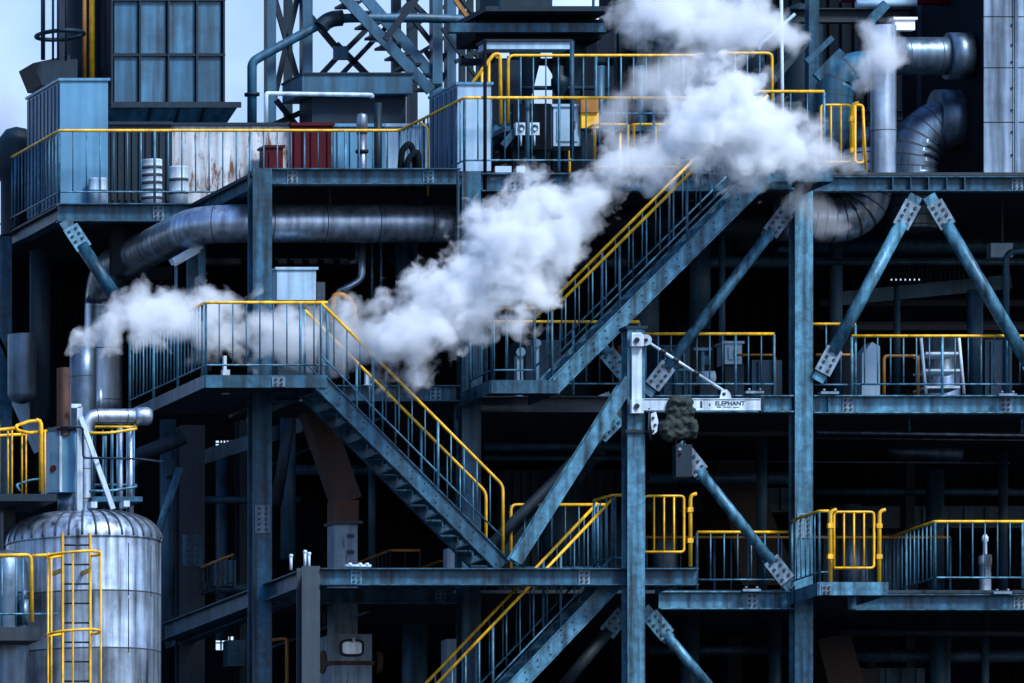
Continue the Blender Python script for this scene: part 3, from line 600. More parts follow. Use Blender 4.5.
for x_, y_ in ((79.5, 508), (112, 507)): t.part('foot_plate', MB().bb(PX(x_ - 3, Yq), PX(x_ + 3, Yq), Yq - .85, Yq - .6, PZ(y_ + 6, Yq), PZ(y_, Yq)), WHITE)
pipe('thin_pipe', 'thin black pipe zigzagging past the white A frame', [P(60, 427, Yq - .9), P(83, 427, Yq - .9), P(83, 458, Yq - .9), P(100, 458, Yq - .9), P(140, 459, Yq - .2), P(163, 462, Yq - .2)], .016, DARKB, 0, .06, 'pipe', 8)
for lab, x_, ya, yb, r_ in (('bright slim standpipe beside the elbow pipe', 130, 428, 520, .055), ('slim bluish standpipe next to the bright one', 120, 428, 518, .045), ('thin standpipe near the white strut', 105, 436, 515, .03), ('short dark standpipe behind the strut', 112, 430, 515, .022)):
    pipe('standpipe', lab, [P(x_, ya, Yq + .5), P(x_, yb + 20, Yq + .5)], r_, ALU if r_ > .04 else GALV, 0, cat='pipe', group='standpipes above the tank')
t = T('ring_rail', 'small yellow ring rail round the standpipes above the tank', 'railing', P(115, 500, Yq))
for y_, m_ in ((429, YEL), (487, GALV)):
    t.part('hoop', MB().tube(fillet([P(90, y_ + 4, Yq - .1), P(110, y_ + 4, Yq - .1), P(136, y_, Yq - .1), P(136, y_ - 2, Yq + .5), P(95, y_ - 2, Yq + .5)], .1), .021, 8), m_)
for x_ in (92, 103, 117, 134): t.part('post', MB().tube([P(x_, 500, Yq - .08), P(x_, 430, Yq - .08)], .012, 6), GALV)
t.part('floor_plate', MB().bb(PX(88, Yq), PX(139, Yq), Yq - .2, Yq + .8, PZ(503, Yq), PZ(498, Yq)), STEEL); t.part('floor_leg', MB().bb(PX(118, Yq), PX(124, Yq), Yq + .3, Yq + .4, PZ(530, Yq), PZ(503.2, Yq)), STEEL)
t = T('hooped_ladder', 'yellow hooped ladder head at the edge of the picture beside the blue grey cabinet', 'ladder', P(20, 500, -1.6))
for x_ in (-2, 41): t.part('post', MB().tube(fillet([P(x_, 492, -1.6), P(x_, 421, -1.6), P(x_ - 5, 420, -1.6)], .1), .032, 8), YEL)
t.part('hoop', MB().tube(fillet([P(41, 421, -1.6), P(30, 421, -1.6), P(16, 426, -1.9), P(17, 430, -1.9), P(28, 433, -1.7), P(46, 431, -1.4)], .1), .026, 8), YEL)
t.part('top_rail', MB().tube([P(-20, 432, -1.6), P(16, 428, -1.6)], .026, 8), YEL); t.part('top_rail', MB().tube([P(-20, 437, -1.2), P(28, 434, -1.2)], .024, 8), YEL)
for x_ in (8, 12, 22, 26, 45): t.part('bar', MB().tube([P(x_, 497, -1.5), P(x_, 430, -1.5)], .014, 6), YEL)
t.part('lower_hoop', MB().tube(fillet([P(41, 479, -1.6), P(30, 480, -1.6), P(16, 485, -1.9), P(20, 491, -1.9)], .1), .018, 8), GALV)
t.part('deck', MB().bb(PX(-30, -1.6), PX(50, -1.6), -2.0, -.5, PZ(504, -1.6), PZ(497, -1.6)), DARKB)
t.part('support', MB().bar(P(8, 504, -.9), up(P(8, 504, -.9), 0), .18, .18), DIM)
single('round_vessel', MB().lathe(P(22, 404, 8), [(.02, 0), (.1, .02), (.19, .07), (.22, .16), (.22, 1.1)], 28), ALUD, 'round bottomed grey vessel hanging under the middle floor at the edge of the picture', 'vessel')
single('cladding_sheet', MB().bar(P(-8, 340, 9), P(42, 450, 9), .05, .8, up=(0, -1, 0)), PALE, 'pale sloping sheet behind the hooped ladder head', 'sheet')

# ---------------------------------------------------------------- ducts and big pipes
px0 = PX(198, 3.4); zd = PZ(223.5, 3.4)
big = [(PX(456, 3.4), 3.4, zd), (px0, 3.4, zd), (px0, 9.0, zd), (px0, 9.0, PZ(420, 9.0))]
t = T('steam_duct', 'fat silver duct behind the blue corner column, curving back and down', 'duct', big[-1])
t.part('duct_shell', MB().tube(fillet(big, .75, 12), .292, 40, seams=.82, cap=True), [ALU, SEAM])
t.part('end_band', MB().tube([(PX(454, 3.4), 3.4, zd), (PX(459, 3.4), 3.4, zd)], .33, 30), DARKB)
for x_ in (330, 420): t.part('hanger', MB().bar((PX(x_, 3.4), 3.4, zd + .29), (PX(x_, 3.4), 3.4, ZTOP - .06), .04, .04), DARKB)
pipe('riser_pipe', 'wide blue grey riser behind the rusty exhaust stack', [P(83, 345, 5), P(83, 560, 5)], .2, ALUD, 1.0)
pv = [P(883.5, 26, 3.0), P(883.5, 205, 3.0), P(800, 232, 3.4)]
t = T('vent_stack', 'vertical bright silver stack steaming at its top, standing on the upper floor', 'stack', P(883.5, 178, 3.0))
t.part('stack_shell', MB().tube([P(883.5, 26, 3.0), P(883.5, 178, 3.0)], .192, 28, seams=1.08, cap=False), [ALU, SEAM])
t = T('sweep_elbow', 'wide ribbed pipe bend sweeping under the floor behind the bright column', 'pipe', P(800, 222, 3.7))
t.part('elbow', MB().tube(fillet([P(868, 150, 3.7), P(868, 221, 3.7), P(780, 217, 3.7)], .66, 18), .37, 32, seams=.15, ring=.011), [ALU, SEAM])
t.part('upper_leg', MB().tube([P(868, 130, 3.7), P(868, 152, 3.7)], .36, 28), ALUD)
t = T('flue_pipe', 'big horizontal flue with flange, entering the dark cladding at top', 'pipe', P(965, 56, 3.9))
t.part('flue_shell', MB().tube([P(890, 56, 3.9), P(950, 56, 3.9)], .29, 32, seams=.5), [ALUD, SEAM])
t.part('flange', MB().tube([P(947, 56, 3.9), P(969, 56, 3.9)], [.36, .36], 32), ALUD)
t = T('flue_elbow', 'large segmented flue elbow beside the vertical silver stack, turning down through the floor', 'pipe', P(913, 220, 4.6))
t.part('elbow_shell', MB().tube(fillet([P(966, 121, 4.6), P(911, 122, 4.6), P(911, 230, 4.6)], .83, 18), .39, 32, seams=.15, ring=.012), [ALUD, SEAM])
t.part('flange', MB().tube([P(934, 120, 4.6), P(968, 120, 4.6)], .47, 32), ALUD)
t = T('segmented_bend', 'dim blue segmented pipe bend veiled by steam behind the vertical stack', 'pipe', P(832, 165, 5.2))
t.part('bend_shell', MB().tube(fillet([P(868, 70, 5.2), P(833, 70, 5.2), P(833, 165, 5.2)], .55, 14), .3, 28, seams=.22), [PANEL, SEAM])
pipe('drain_pipe', 'pale drain pipe under the fat duct bending aside', [P(362, 243, 4.2), P(362, 279, 4.2), P(338, 293, 4.2)], .055, ALU, 0, .12)
pipe('drain_pipe', 'small hooked drain pipe beside the pale one', [P(358, 243, 4.4), P(358, 260, 4.4), P(350, 263, 4.4)], .04, ALUD, 0, .08)
for i, (x_, w_) in enumerate(((372, .018), (381, .018))): pipe('conduit', ['thin conduit dropping under the fat duct, nearer the drain pipe', 'thin conduit dropping under the fat duct, nearer the steam'][i], [P(x_, 242, 4.4), P(x_, 300, 4.4)], w_, GALV)
pipe('conduit', 'long thin conduit with a hook on the half hidden column', [P(456, 440, 2.1), P(456, 408, 2.1), P(460, 404, 2.1), P(466, 404, 2.1)], .03, STEEL, 0, .05)
pipe('conduit', 'vertical conduit beside the half hidden column', [P(458, 170, 2.0), P(458, 420, 2.0)], .025, DARKB)
pipe('service_pipe', 'thin pale pipe hanging below the middle floor, right across the dark bay', [P(816, 432, 5), P(1120, 436, 5)], .035, ALU)
pipe('service_pipe', 'second thinner pipe just below the pale hanging pipe', [P(816, 438, 5.4), P(1120, 441, 5.4)], .018, ALUD)
for i, x_ in enumerate((909, 1022)): single('pipe_hanger', MB().bar(P(x_, 433, 5), P(x_, 418, 5), .04, .04), GALV, ['hanger in the middle of the pale hanging pipe', 'hanger at the outer end of the pale hanging pipe'][i], 'hanger')
pipe('service_pipe', 'very thin rail like pipe deep in the dark bay below the hanging pipe', [P(690, 461, 8), P(1010, 463, 8)], .016, ALUD)
pipe('process_line', 'dim horizontal pipe below the middle floor behind the jib hoist', [P(646, 433, 4), P(794, 433, 4)], .05, DIM)

# ---------------------------------------------------------------- upper deck equipment
cabinet('equipment_cabinet', 'large light blue cabinet with ribbed side on the upper deck corner', 'cabinet', 60, 108, 79, 203, 6.3, 2.0, CABB, PANEL, 9, door=False)  # side ribs in deeper blue put the side's shade into colour
t = T('filter_tower', 'tall blue panelled tower standing against the pale sky', 'tower', P(167, 125, 9.5))
X0, X1, yf_, yb_, z0, z1 = pxbox(109, 224, -90, 104, 9.5, 3.2)
t.part('casing', MB().bb(X0, X1, yf_, yb_, z0, z1), DARKB)
for i, (a, b) in enumerate(((114, 137), (140, 165), (169, 194), (197, 220))):
    for (ya, yb2) in ((-88, -55), (-51, -1), (2, 53.5), (57.5, 102)):
        t.part('panel', MB().bb(PX(a, 9.5), PX(b, 9.5), yf_ - .03, yf_ - .003, PZ(yb2, 9.5), PZ(ya, 9.5)), random.choice((PANEL, PANEL2)))
for x_ in (110.5, 138.5, 167, 195.5, 222.5): t.part('rib', MB().bb(PX(x_ - .9, 9.5), PX(x_ + .9, 9.5), yf_ - .1, yf_ - .004, z0, z1), DARKB)
for y_ in (0.5, 55.5): t.part('girt', MB().bb(X0, X1, yf_ - .085, yf_ - .032, PZ(y_ + 1.2, 9.5), PZ(y_ - 1.2, 9.5)), DARKB)
hp = MB(); zc, ze = PZ(105, 9.5), PZ(124, 9.5)
A = [(PX(110, 9.5), yf_ - .1, zc), (PX(238, 9.5), yf_ - .1, zc), (PX(238, 9.5), yb_, zc), (PX(110, 9.5), yb_, zc)]; B = [(PX(122, 9.5), yf_ + .25, ze), (PX(229, 9.5), yf_ + .25, ze), (PX(229, 9.5), yb_, ze), (PX(122, 9.5), yb_, ze)]
hp.add(A + B, [(0, 1, 5, 4), (1, 2, 6, 5), (2, 3, 7, 6), (3, 0, 4, 7), (0, 3, 2, 1), (4, 5, 6, 7)]); t.part('hopper', hp, PANEL)
t.part('hopper_rim', MB().bb(PX(109, 9.5), PX(239, 9.5), yf_ - .14, yf_ - .102, zc - .06, zc + .03), DARKB)
for x_ in (150, 178, 203): t.part('gusset', MB().bar((PX(x_, 9.5), yf_ - .09, zc - .06), (PX(x_, 9.5), yf_ + .2, ze), .03, .05), DARKB)
t.part('skirt', MB().bb(PX(120, 9.5), PX(230, 9.5), yf_ + .3, yb_ - .1, ZTOP, ze - .002), DARKB)
single('process_vessel', MB().lathe(P(88, 200, 10.5), [(.34, 0), (.36, 1.8), (.36, 6)], 30), DARKB, 'tall dark vessel with yellow pipes behind the light blue cabinet', 'vessel')
for x_, l_ in ((84.5, 'yellow pipe climbing the tall dark vessel, nearer the cage'), (92, 'thicker yellow pipe climbing the tall dark vessel')): pipe('yellow_pipe', l_, [P(x_, 90, 9.9), P(x_, -40, 9.9)], .032 if x_ < 90 else .045, YELO if x_ < 90 else YEL)
t = T('ladder_cage', 'open hooped ladder cage against the sky beside the tall dark vessel', 'ladder', P(52, 60, 9.6))
for x_, yy in ((42, 9.3), (44, 9.9), (53, 9.0), (58, 9.0), (66, 9.4)): t.part('cage_bar', MB().tube([P(x_, 60, yy), P(x_, -60, yy)], .02, 6), DARKB)
for y_ in (35, -30):
    c = P(60, y_, 9.6); t.part('cage_hoop', MB().tube([c + V((.36 * math.cos(a), .5 * math.sin(a), 0)) for a in [i * math.pi / 10 - math.pi for i in range(21)]], .035, 8, cap=False), DARKB)
t.part('foot_platform', MB().prism([P(33, 63, 9.4), P(70, 55, 9.4), P(70, 85, 9.4), P(42, 85, 9.4)], (0, .9, 0)), DARKB)
t.part('bracket', MB().bb(PX(66, 9.6), PX(76, 9.6), 9.5, 10.4, PZ(80, 9.6), PZ(60, 9.6)), DARKB)
single('dark_vessel', MB().lathe(P(16, 235, 9.0), [(.24, 0), (.24, .85), (.3, .95), (.34, 1.2), (.3, 1.5), (.16, 1.68), (.02, 1.72)], 28), DARKB, 'dark round vessel behind the rail beside the light blue cabinet', 'vessel')
def container(label, x0, x1, y0, y1, Y, dep, m, corr=0, name='container', cat='container', lid=None):
    X0, X1, ya, yb, z0, z1 = pxbox(x0, x1, y0, y1, Y, dep); t = T(name, label, cat, ((X0 + X1) / 2, Y, z0)); t.part('casing', MB().bb(X0, X1, ya, yb, z0, z1), m)
    if corr:
        mb = MB(); n = corr
        for i in range(n): x_ = X0 + (i + .5) * (X1 - X0) / n; mb.bb(x_ - (X1 - X0) / n * .22, x_ + (X1 - X0) / n * .22, ya - .03, ya - .002, z0 + .05, z1 - .05)
        t.part('corrugated_front', mb, m)
    t.part('rim', MB().bb(X0 - .02, X1 + .02, ya - .04, ya + .1, z1 + .002, z1 + .05), lid or m); return t
container('dark blue container under the tower hopper', 109, 171, 125, 204, 7.2, 1.6, DARKB, 9)
container('white container streaked with rust behind the long rail', 172, 291, 126, 206, 7.4, 1.6, RUSTW, 0, lid=DARKB)
container('dark red corrugated container behind the long rail', 291.5, 333, 126, 206, 7.3, 1.5, RED, 5)
container('plain blue container between the red one and the silver filter pot', 333.5, 384, 127, 206, 7.5, 1.4, CABB, 4)
container('pale container behind the silver filter pot, half hidden by hoses', 384.5, 430, 127, 206, 7.6, 1.2, PALE, 4)
cabinet('fire_box', 'small dark red box in front of the rust streaked container', 'box', 265.5, 283, 146, 206, 6.9, .35, RED, legs=.45)
def drum(label, x, w_, y0, y1, Y, m, bands=3, name='drum', lidm=None):
    r_ = w_ / 2 * K(Y); z0, z1 = PZ(y1, Y), PZ(y0, Y); pr = [(.01, 0), (r_, 0)]; mis = [0]
    for i in range(1, bands + 1):
        z = (z1 - z0) * i / (bands + 1); pr += [(r_, z - .025), (r_ + .004, z - .02), (r_ + .004, z + .02), (r_, z + .025)]; mis += [0, 1, 1, 1]
    pr += [(r_, z1 - z0 - .02), (r_ + .003, z1 - z0), (r_ * .95, z1 - z0 + .01), (.01, z1 - z0 + .01)]; mis += [0] * 4
    return single(name, MB().lathe((PX(x, Y), Y + r_, z0), pr, 28, mis=mis), [m, lidm or SEAM], label, 'drum', (PX(x, Y), Y + r_, z0))
drum('white ribbed drum on the upper deck in front of the dark blue container', 154.5, 20, 159, 205, 6.4, WHITE, 5)
drum('white drum beside the ribbed one, in front of the rust streaks', 181, 19, 166, 205, 6.5, WHITE, 2)
for i, (x_, l_) in enumerate(((95, 'pale pail against the light blue cabinet'), (103, 'white pail with dark lid beside the pale pail'))): drum(l_, x_, 10 if i == 0 else 9, 178, 204, 6.08, PALE if i == 0 else WHITE, 1, 'pail')
t = T('filter_pot', 'bright silver filter pot on a pipe in front of the blue container', 'filter', P(362, 206, 6.9))
t.part('pot', MB().lathe(P(362, 134, 6.9), [(.06, -.02), (.085, .0), (.085, .26), (.07, .31), (.01, .33)], 20), ALU); t.part('stem', MB().tube([P(362, 134.5, 6.9), P(362, 206, 6.9)], .075, 16), ALU); t.part('clamp', MB().tube([P(362, 150, 6.9), P(362, 153, 6.9)], .1, 14), DARKB)
pipe('gas_line', 'thin white pipe bracket over the dark machine house', [P(266, 122, 8), P(266, 93.5, 8), P(372, 95, 8), P(372, 98, 8)], .035, WHITE, 0, .04)
pipe('post_pipe', 'thin dark post beside the silver filter pot', [P(378, 204, 6.8), P(378, 103, 6.8)], .06, DARKB)
t = T('machine_house', 'dark blue machine house with a wider roof box under the lattice tower', 'housing', P(352, 126, 9)); X0, X1, ya, yb, z0, z1 = pxbox(312, 406, 96, 127, 8.6, .7)
t.part('casing', MB().bb(X0, X1, ya, yb, ZTOP, z1), DARKB); t.part('upper_box', MB().bb(PX(298, 8.6), PX(408, 8.6), ya - .25, yb + .2, z1 + .003, PZ(77, 8.6)), PANEL); t.part('ridge', MB().bb(PX(297, 8.6), PX(409, 8.6), ya - .28, yb + .22, PZ(77, 8.6) + .002, PZ(75, 8.6)), DARKB)
single('cable_bundle', MB().tube(fillet([P(398, 198, 3.2), P(402, 150, 3.2), P(410, 142, 3.2), P(416, 160, 3.2), P(412, 198, 3.2)], .2), .05, 8).tube(fillet([P(404, 198, 3.1), P(408, 158, 3.1), P(418, 150, 3.1), P(420, 198, 3.1)], .2), .05, 8), BLACK, 'black hoses hanging over the rail beside the white topped cabinet', 'hose')
pipe('yellow_pipe', 'short yellow pipe standing beside the black hoses', [P(428, 196, 3.6), P(428, 128, 3.6), P(420, 122, 3.8)], .014, YEL, 0, .06)
cabinet('equipment_cabinet', 'pale fronted cabinet with shade-darkened ribbed side near the middle of the upper rail', 'cabinet', 457.5, 491, 83, 171, 2.75, 1.45, PALE, PANEL, 6, door=False, rim=CABB)  # dark blue ribs paint in the shade of the side
# lattice tower
t = T('lattice_tower', 'dark steel lattice tower with cross braces against the sky', 'tower', P(355, 125, 11))
for x_, yy, w_ in ((270, 11, 9), (306, 11, 10), (436, 11, 10), (450, 11, 9), (412, 13.5, 8), (288, 13.5, 6)): t.part('leg', MB().bar((PX(x_, yy), yy, PZ(-90, yy)), (PX(x_, yy), yy, ZTOP), w_ * K(yy), .2, up=(0, -1, 0)), PANEL if yy < 12 else DARKB)
for a, b, w_ in (((271, -14), (301, 92), 5), ((300, -14), (272, 108), 5), ((308, 14), (345, 58), 5.5), ((336, 44), (372, 80), 5.5), ((372, 24), (338, 58), 5), ((346, 48), (318, 78), 5), ((310, -12), (283, -46), 5), ((412, 0), (340, 76), 4.5), ((440, 30), (380, -30), 4.5), ((306, -30), (436, -30), 6), ((425, 50), (452, 90), 4), ((412, 18), (450, 66), 4), ((453, 30), (480, 60), 3), ((452, -12), (478, 20), 3)):
    p, q = P(*a, 11.12), P(*b, 11.12); t.part('cross_brace', MB().bar(p, q, .1, w_ * K(11), up=(0, -1, 0)) if False else MB().bar(p, q, w_ * K(11), .08, up=(0, -1, 0)), DARKB)
for c, w_, h_ in (((341, 53), 15, 14), ((375, 37), 11, 10)): t.part('gusset_plate', MB().bb(PX(c[0] - w_ / 2, 11), PX(c[0] + w_ / 2, 11), 11.0, 11.03, PZ(c[1] + h_ / 2, 11), PZ(c[1] - h_ / 2, 11)), PANEL)
t = T('escape_stair', 'steep dark stair flight descending against the sky in the lattice tower', 'staircase', P(430, 90, 10.4))
for yy, dx in ((10.2, 0), (11.0, 22)): t.part('stringer', MB().bar(P(330 + dx, -18, yy), P(431 + dx * .1, 91 - dx * .7, yy), .05, .17), PANEL)
for i in range(9): c = P(352 + i * 10, 2 + i * 10.4, 10.3); t.part('tread', MB().bb(c.x - .1, c.x + .14, 10.25, 10.95, c.z - .02, c.z + .02), DARKB)
pipe('tower_pipe', 'dark pipe climbing past the lattice tower, with a big elbow', [P(252, 130, 10.6), P(252, 62, 10.6), P(262, 56, 10.6), P(326, 21, 10.6), P(345, 18, 10.6), P(425, 18, 10.6), P(530, 22, 10.6)], .075, PANEL, 0, .25, loc=P(252, 130, 10.6))
single('pipe_elbow', MB().tube(fillet([P(321, 27, 10.5), P(327, 19, 10.5), P(342, 18, 10.5)], .2), .13, 16), DARKB, 'thick dark elbow on the pipe crossing the lattice tower', 'pipe')
single('pipe_flange', MB().tube([P(252, 96, 10.6), P(252, 93, 10.6)], .12, 16), DARKB, 'dark flange on the rising part of the tower pipe', 'flange')

# upper platform, hoppers, light duct
t = T('upper_platform', 'dark upper platform with pale girder at the top of the picture', 'platform', P(540, 30, 6))
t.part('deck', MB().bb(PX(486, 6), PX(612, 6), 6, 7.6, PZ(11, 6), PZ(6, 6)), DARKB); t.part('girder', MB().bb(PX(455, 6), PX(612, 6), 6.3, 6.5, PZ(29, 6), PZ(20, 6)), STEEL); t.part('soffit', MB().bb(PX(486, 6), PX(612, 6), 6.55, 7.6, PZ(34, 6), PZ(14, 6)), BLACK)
for x_ in (487,): t.part('leg', MB().bar(P(x_, 34, 7.5), up(P(x_, 34, 7.5), ZTOP), .2, .2), DARKB)
for x_ in (561, 588): t.part('leg', MB().bar(P(x_, 34, 7.4), up(P(x_, 34, 7.4), ZTOP), .22, .2), DARKB)
t.part('machine', MB().bb(PX(506, 6), PX(560, 6), 6.4, 7.4, PZ(6, 6) + .003, PZ(-40, 6)), DARKB)
for i, (x_, w_) in enumerate(((525, 30), (573, 26))):
    c = P(x_, 100, 7.2); r_ = w_ / 2 * K(7.2); single('hopper', MB().lathe(c, [(.08, -.45), (.09, 0), (.1, .05), (r_, .62), (r_, 1.1), (.02, 1.12)], 20), DARKB, ['dark cone hopper behind the raised rail, beside the white cabinet', 'dark cone hopper behind the raised rail, above the yellow box'][i], 'hopper')
t = T('cable_tray', 'bright metal cable tray under the upper platform', 'tray', P(533, 46, 5.4)); t.part('tray', MB().bb(PX(486, 5.4), PX(570, 5.4), 5.4, 5.8, PZ(49, 5.4), PZ(42, 5.4)), PALE); t.part('tray_rim', MB().bb(PX(484, 5.4), PX(572, 5.4), 5.36, 5.82, PZ(41.8, 5.4), PZ(39.5, 5.4)), DARKB)
for x_, y0_, y1_, yy, l_ in ((572, 41, 158, 2.7, 'thin blue mast in front of the grey switch cabinet'), (527.5, 100, 172, 2.5, 'thin blue mast in front of the round gauges'), (485, 40, 200, 2.3, 'thin black mast in front of the pale fronted cabinet')): single('thin_mast', MB().tube([P(x_, y1_, yy), P(x_, y0_, yy)], .035 if x_ != 485 else .028, 8), STEEL if x_ != 485 else BLACK, l_, 'mast')
cabinet('switch_cabinet', 'grey switch cabinet with small handle behind the front rail', 'cabinet', 553.5, 581, 105, 146, 3.3, .5, PALE, rim=PALE)
t = T('yellow_box', 'yellow equipment box with a lid beside the grey switch cabinet', 'box', P(589, 128, 3.2)); X0, X1, ya, yb, z0, z1 = pxbox(581.5, 599, 113, 128, 3.2, .6)
t.part('casing', MB().bb(X0, X1, ya, yb, z0, z1), YEL); t.part('hood', MB().bb(X0 - .02, X1 - .02, ya - .04, yb, z1 + .003, PZ(98, 3.2)), YELO); t.part('stand', MB().bb(X0 + .02, X1 - .02, ya + .05, yb - .05, ZTOP, z0 - .002), DARKB)
for i, x_ in enumerate((521, 534.5)):
    X0, X1, ya, yb, z0, z1 = pxbox(x_ - 5, x_ + 5, 122.5, 135, 3.1, .12); t = T('gauge', ['round faced gauge on the dark rack, nearer the pale fronted cabinet', 'round faced gauge on the dark rack, nearer the switch cabinet'][i], 'gauge', P(x_, 135, 3.1))
    t.part('housing', MB().bb(X0, X1, ya, yb, z0, z1), WHITE); t.part('dial', MB().tube([P(x_, 128, 3.1) - V((0, .002, 0)), P(x_, 128, 3.1) - V((0, .02, 0))], .052, 18), BOLT); t.part('dial_face', MB().tube([P(x_, 129.4, 3.1) - V((0, .021, 0)), P(x_, 129.4, 3.1) - V((0, .03, 0))], .026, 14), WHITE); t.part('lead', MB().tube([P(x_, 135.5, 3.1), P(x_, 146, 3.1)], .012, 6), WHITE)
t = T('gauge_rack', 'dark rack carrying the two round gauges', 'rack', P(528, 170, 3.4)); t.part('board', MB().bb(PX(512, 3.35), PX(550, 3.35), 3.3, 3.4, PZ(150, 3.35), PZ(104, 3.35)), BLACK)
for x_ in (514, 548): t.part('leg', MB().bar(P(x_, 150, 3.35), up(P(x_, 150, 3.35), ZTOP), .06, .06), BLACK)
t.part('bracket', MB().bar(P(503, 146, 3.2), P(516, 130, 3.2), .05, .1), STEEL)

# upper right bulk
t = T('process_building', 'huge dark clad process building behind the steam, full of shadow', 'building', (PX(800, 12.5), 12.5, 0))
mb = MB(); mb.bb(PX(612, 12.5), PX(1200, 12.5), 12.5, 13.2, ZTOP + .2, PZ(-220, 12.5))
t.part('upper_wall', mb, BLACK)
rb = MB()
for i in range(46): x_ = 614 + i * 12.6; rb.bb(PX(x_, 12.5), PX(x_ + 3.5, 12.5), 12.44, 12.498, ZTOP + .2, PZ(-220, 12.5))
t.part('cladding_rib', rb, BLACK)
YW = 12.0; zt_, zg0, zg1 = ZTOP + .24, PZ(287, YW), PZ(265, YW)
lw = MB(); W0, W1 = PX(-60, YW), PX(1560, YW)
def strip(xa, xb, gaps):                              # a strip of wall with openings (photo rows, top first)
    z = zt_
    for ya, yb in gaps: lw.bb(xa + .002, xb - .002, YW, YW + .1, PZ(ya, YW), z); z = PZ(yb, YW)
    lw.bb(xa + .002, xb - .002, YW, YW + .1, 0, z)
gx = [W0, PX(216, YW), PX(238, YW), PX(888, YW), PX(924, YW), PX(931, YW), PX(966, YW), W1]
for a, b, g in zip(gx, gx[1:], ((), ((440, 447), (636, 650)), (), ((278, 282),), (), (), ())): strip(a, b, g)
t.part('lower_wall', lw, BLACK)  # backing wall; darkness of the bays is put into its colour
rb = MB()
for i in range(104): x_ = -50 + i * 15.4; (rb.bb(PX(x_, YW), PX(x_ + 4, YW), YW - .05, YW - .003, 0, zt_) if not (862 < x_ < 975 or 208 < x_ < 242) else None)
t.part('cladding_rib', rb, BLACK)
for ya, yb, n in ((440, 447, 7), (636, 650, 5)):
    wn = t.part('window_frame', MB().bb(PX(215, YW), PX(239, YW), YW - .02, YW - .004, PZ((ya + yb) / 2 + .6, YW), PZ((ya + yb) / 2 - .6, YW)), DIM)
    for k in range(1, n): x_ = 216 + 22 * k / n; t.part('window_bar', MB().bb(PX(x_ - .7, YW), PX(x_ + .7, YW), YW - .05, YW - .022, PZ(yb, YW), PZ(ya, YW)), DIM, wn)
guard('far rail silhouetted in the bright opening inside the vee of braces', [(PX(880, 11.7), 11.7, zg0 - .05), (PX(972, 11.7), 11.7, zg0 - .05)], h=.42, sp=.075, low=.1, ym=YELO, sm=DIM, br=.026)
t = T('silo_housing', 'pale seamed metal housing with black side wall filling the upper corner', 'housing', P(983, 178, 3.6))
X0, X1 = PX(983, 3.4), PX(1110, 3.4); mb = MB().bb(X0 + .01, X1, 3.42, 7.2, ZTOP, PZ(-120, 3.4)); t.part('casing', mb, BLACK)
for j, (ya, yb) in enumerate(((-118, -40), (-39, 16.5), (17.5, 67.5), (68.5, 122), (123, 178))):
    for xa_, xb_ in ((983.5, 1011.6), (1012.4, 1060), (1060.8, 1109)): t.part('jacket_panel', MB().bb(PX(xa_, 3.4), PX(xb_, 3.4), 3.38, 3.417, PZ(yb, 3.4), PZ(ya, 3.4)), SILO)
for y_ in (25, 45, 62, 88, 110, 132, 155): t.part('rivet', MB().tube([P(1012, y_, 3.38), P(1012, y_, 3.36)], .02, 8), BOLT)
t.part('seam_strip', MB().bb(PX(1014, 3.4), PX(1017, 3.4), 3.36, 3.378, PZ(178, 3.4), PZ(-118, 3.4)), ALUD)
t.part('rib', MB().bb(PX(958, 4.8), PX(961, 4.8), 4.7, 4.76, ZTOP, PZ(-100, 4.8)), DIM)
cabinet('flood_light', 'bright floodlight tilted above the flue, under a dark bracket', 'lamp', 895, 915, 18, 30, 3.2, .15, GLASS, door=False)
for a, b, yy, w_, l_ in (((686, 96), (742, 2), 3.4, .16, 'blue diagonal stay between the two steam clouds'), ((816, 78), (842, 52), 3.0, .14, 'blue slanting plate beside the vertical silver stack'), ((806, 62), (832, 38), 3.2, .08, 'thin blue slanting rod above the slanting plate'), ((862, 30), (886, 4), 3.6, .14, 'blue diagonal stay above the stack in the steam')):
    p, q = P(*a, yy), P(*b, yy); single('diagonal_stay', MB().bar(p, q, .1, w_, up=(0, 0, 1)), STEEL, l_, 'stay')
single('white_pole', MB().tube([P(783, 170, 2.9), P(781, -20, 2.9)], .028, 8), WHITE, 'thin white pole rising through the top steam', 'pole')
t = T('steep_steps', 'pale railed steps rising behind the biggest puff beside the white pole', 'steps', P(770, 92, 4.6))
for yy in (4.6, 5.2): t.part('handrail', MB().tube(fillet([P(759, 50, yy), P(759, 46, yy), P(795, 14, yy)], .1), .025, 8), PALE)
t.part('stringer', MB().bar(P(760, 92, 4.9), P(800, 46, 4.9), .6, .1), DIM)
for x_, yy, r_, l_ in ((660, 7, .3, 'dark column like vessel behind the top steam, nearer the hoppers'), (735, 8, .45, 'wide dark vessel behind the biggest puff'), (800, 8.5, .35, 'dark vessel behind the white pole')): single('dark_vessel', MB().lathe(P(x_, 255, yy), [(r_, 0), (r_, 3.6), (r_ * .8, 3.9), (.02, 4.0)], 24), DARKB, l_, 'vessel', (PX(x_, yy), yy, ZTOP))
hbeam('dark beam crossing behind the top steam cloud', 615, 980, 8, 22, 6.8, DIM); hbeam('dark beam behind the raised rail and the steam wisps', 615, 930, 110, 120, 9, DIM)
for x_, l_ in ((640, 'dark upright behind the wisps of steam'), (812, 'blue upright beside the slanting plate'), (924, 'dark upright between the two flues')): single('steel_upright', MB().bar(P(x_, -60, 6.4), up(P(x_, 0, 6.4), ZTOP), .16, .2), DARKB if x_ != 812 else STEEL, l_, 'upright')
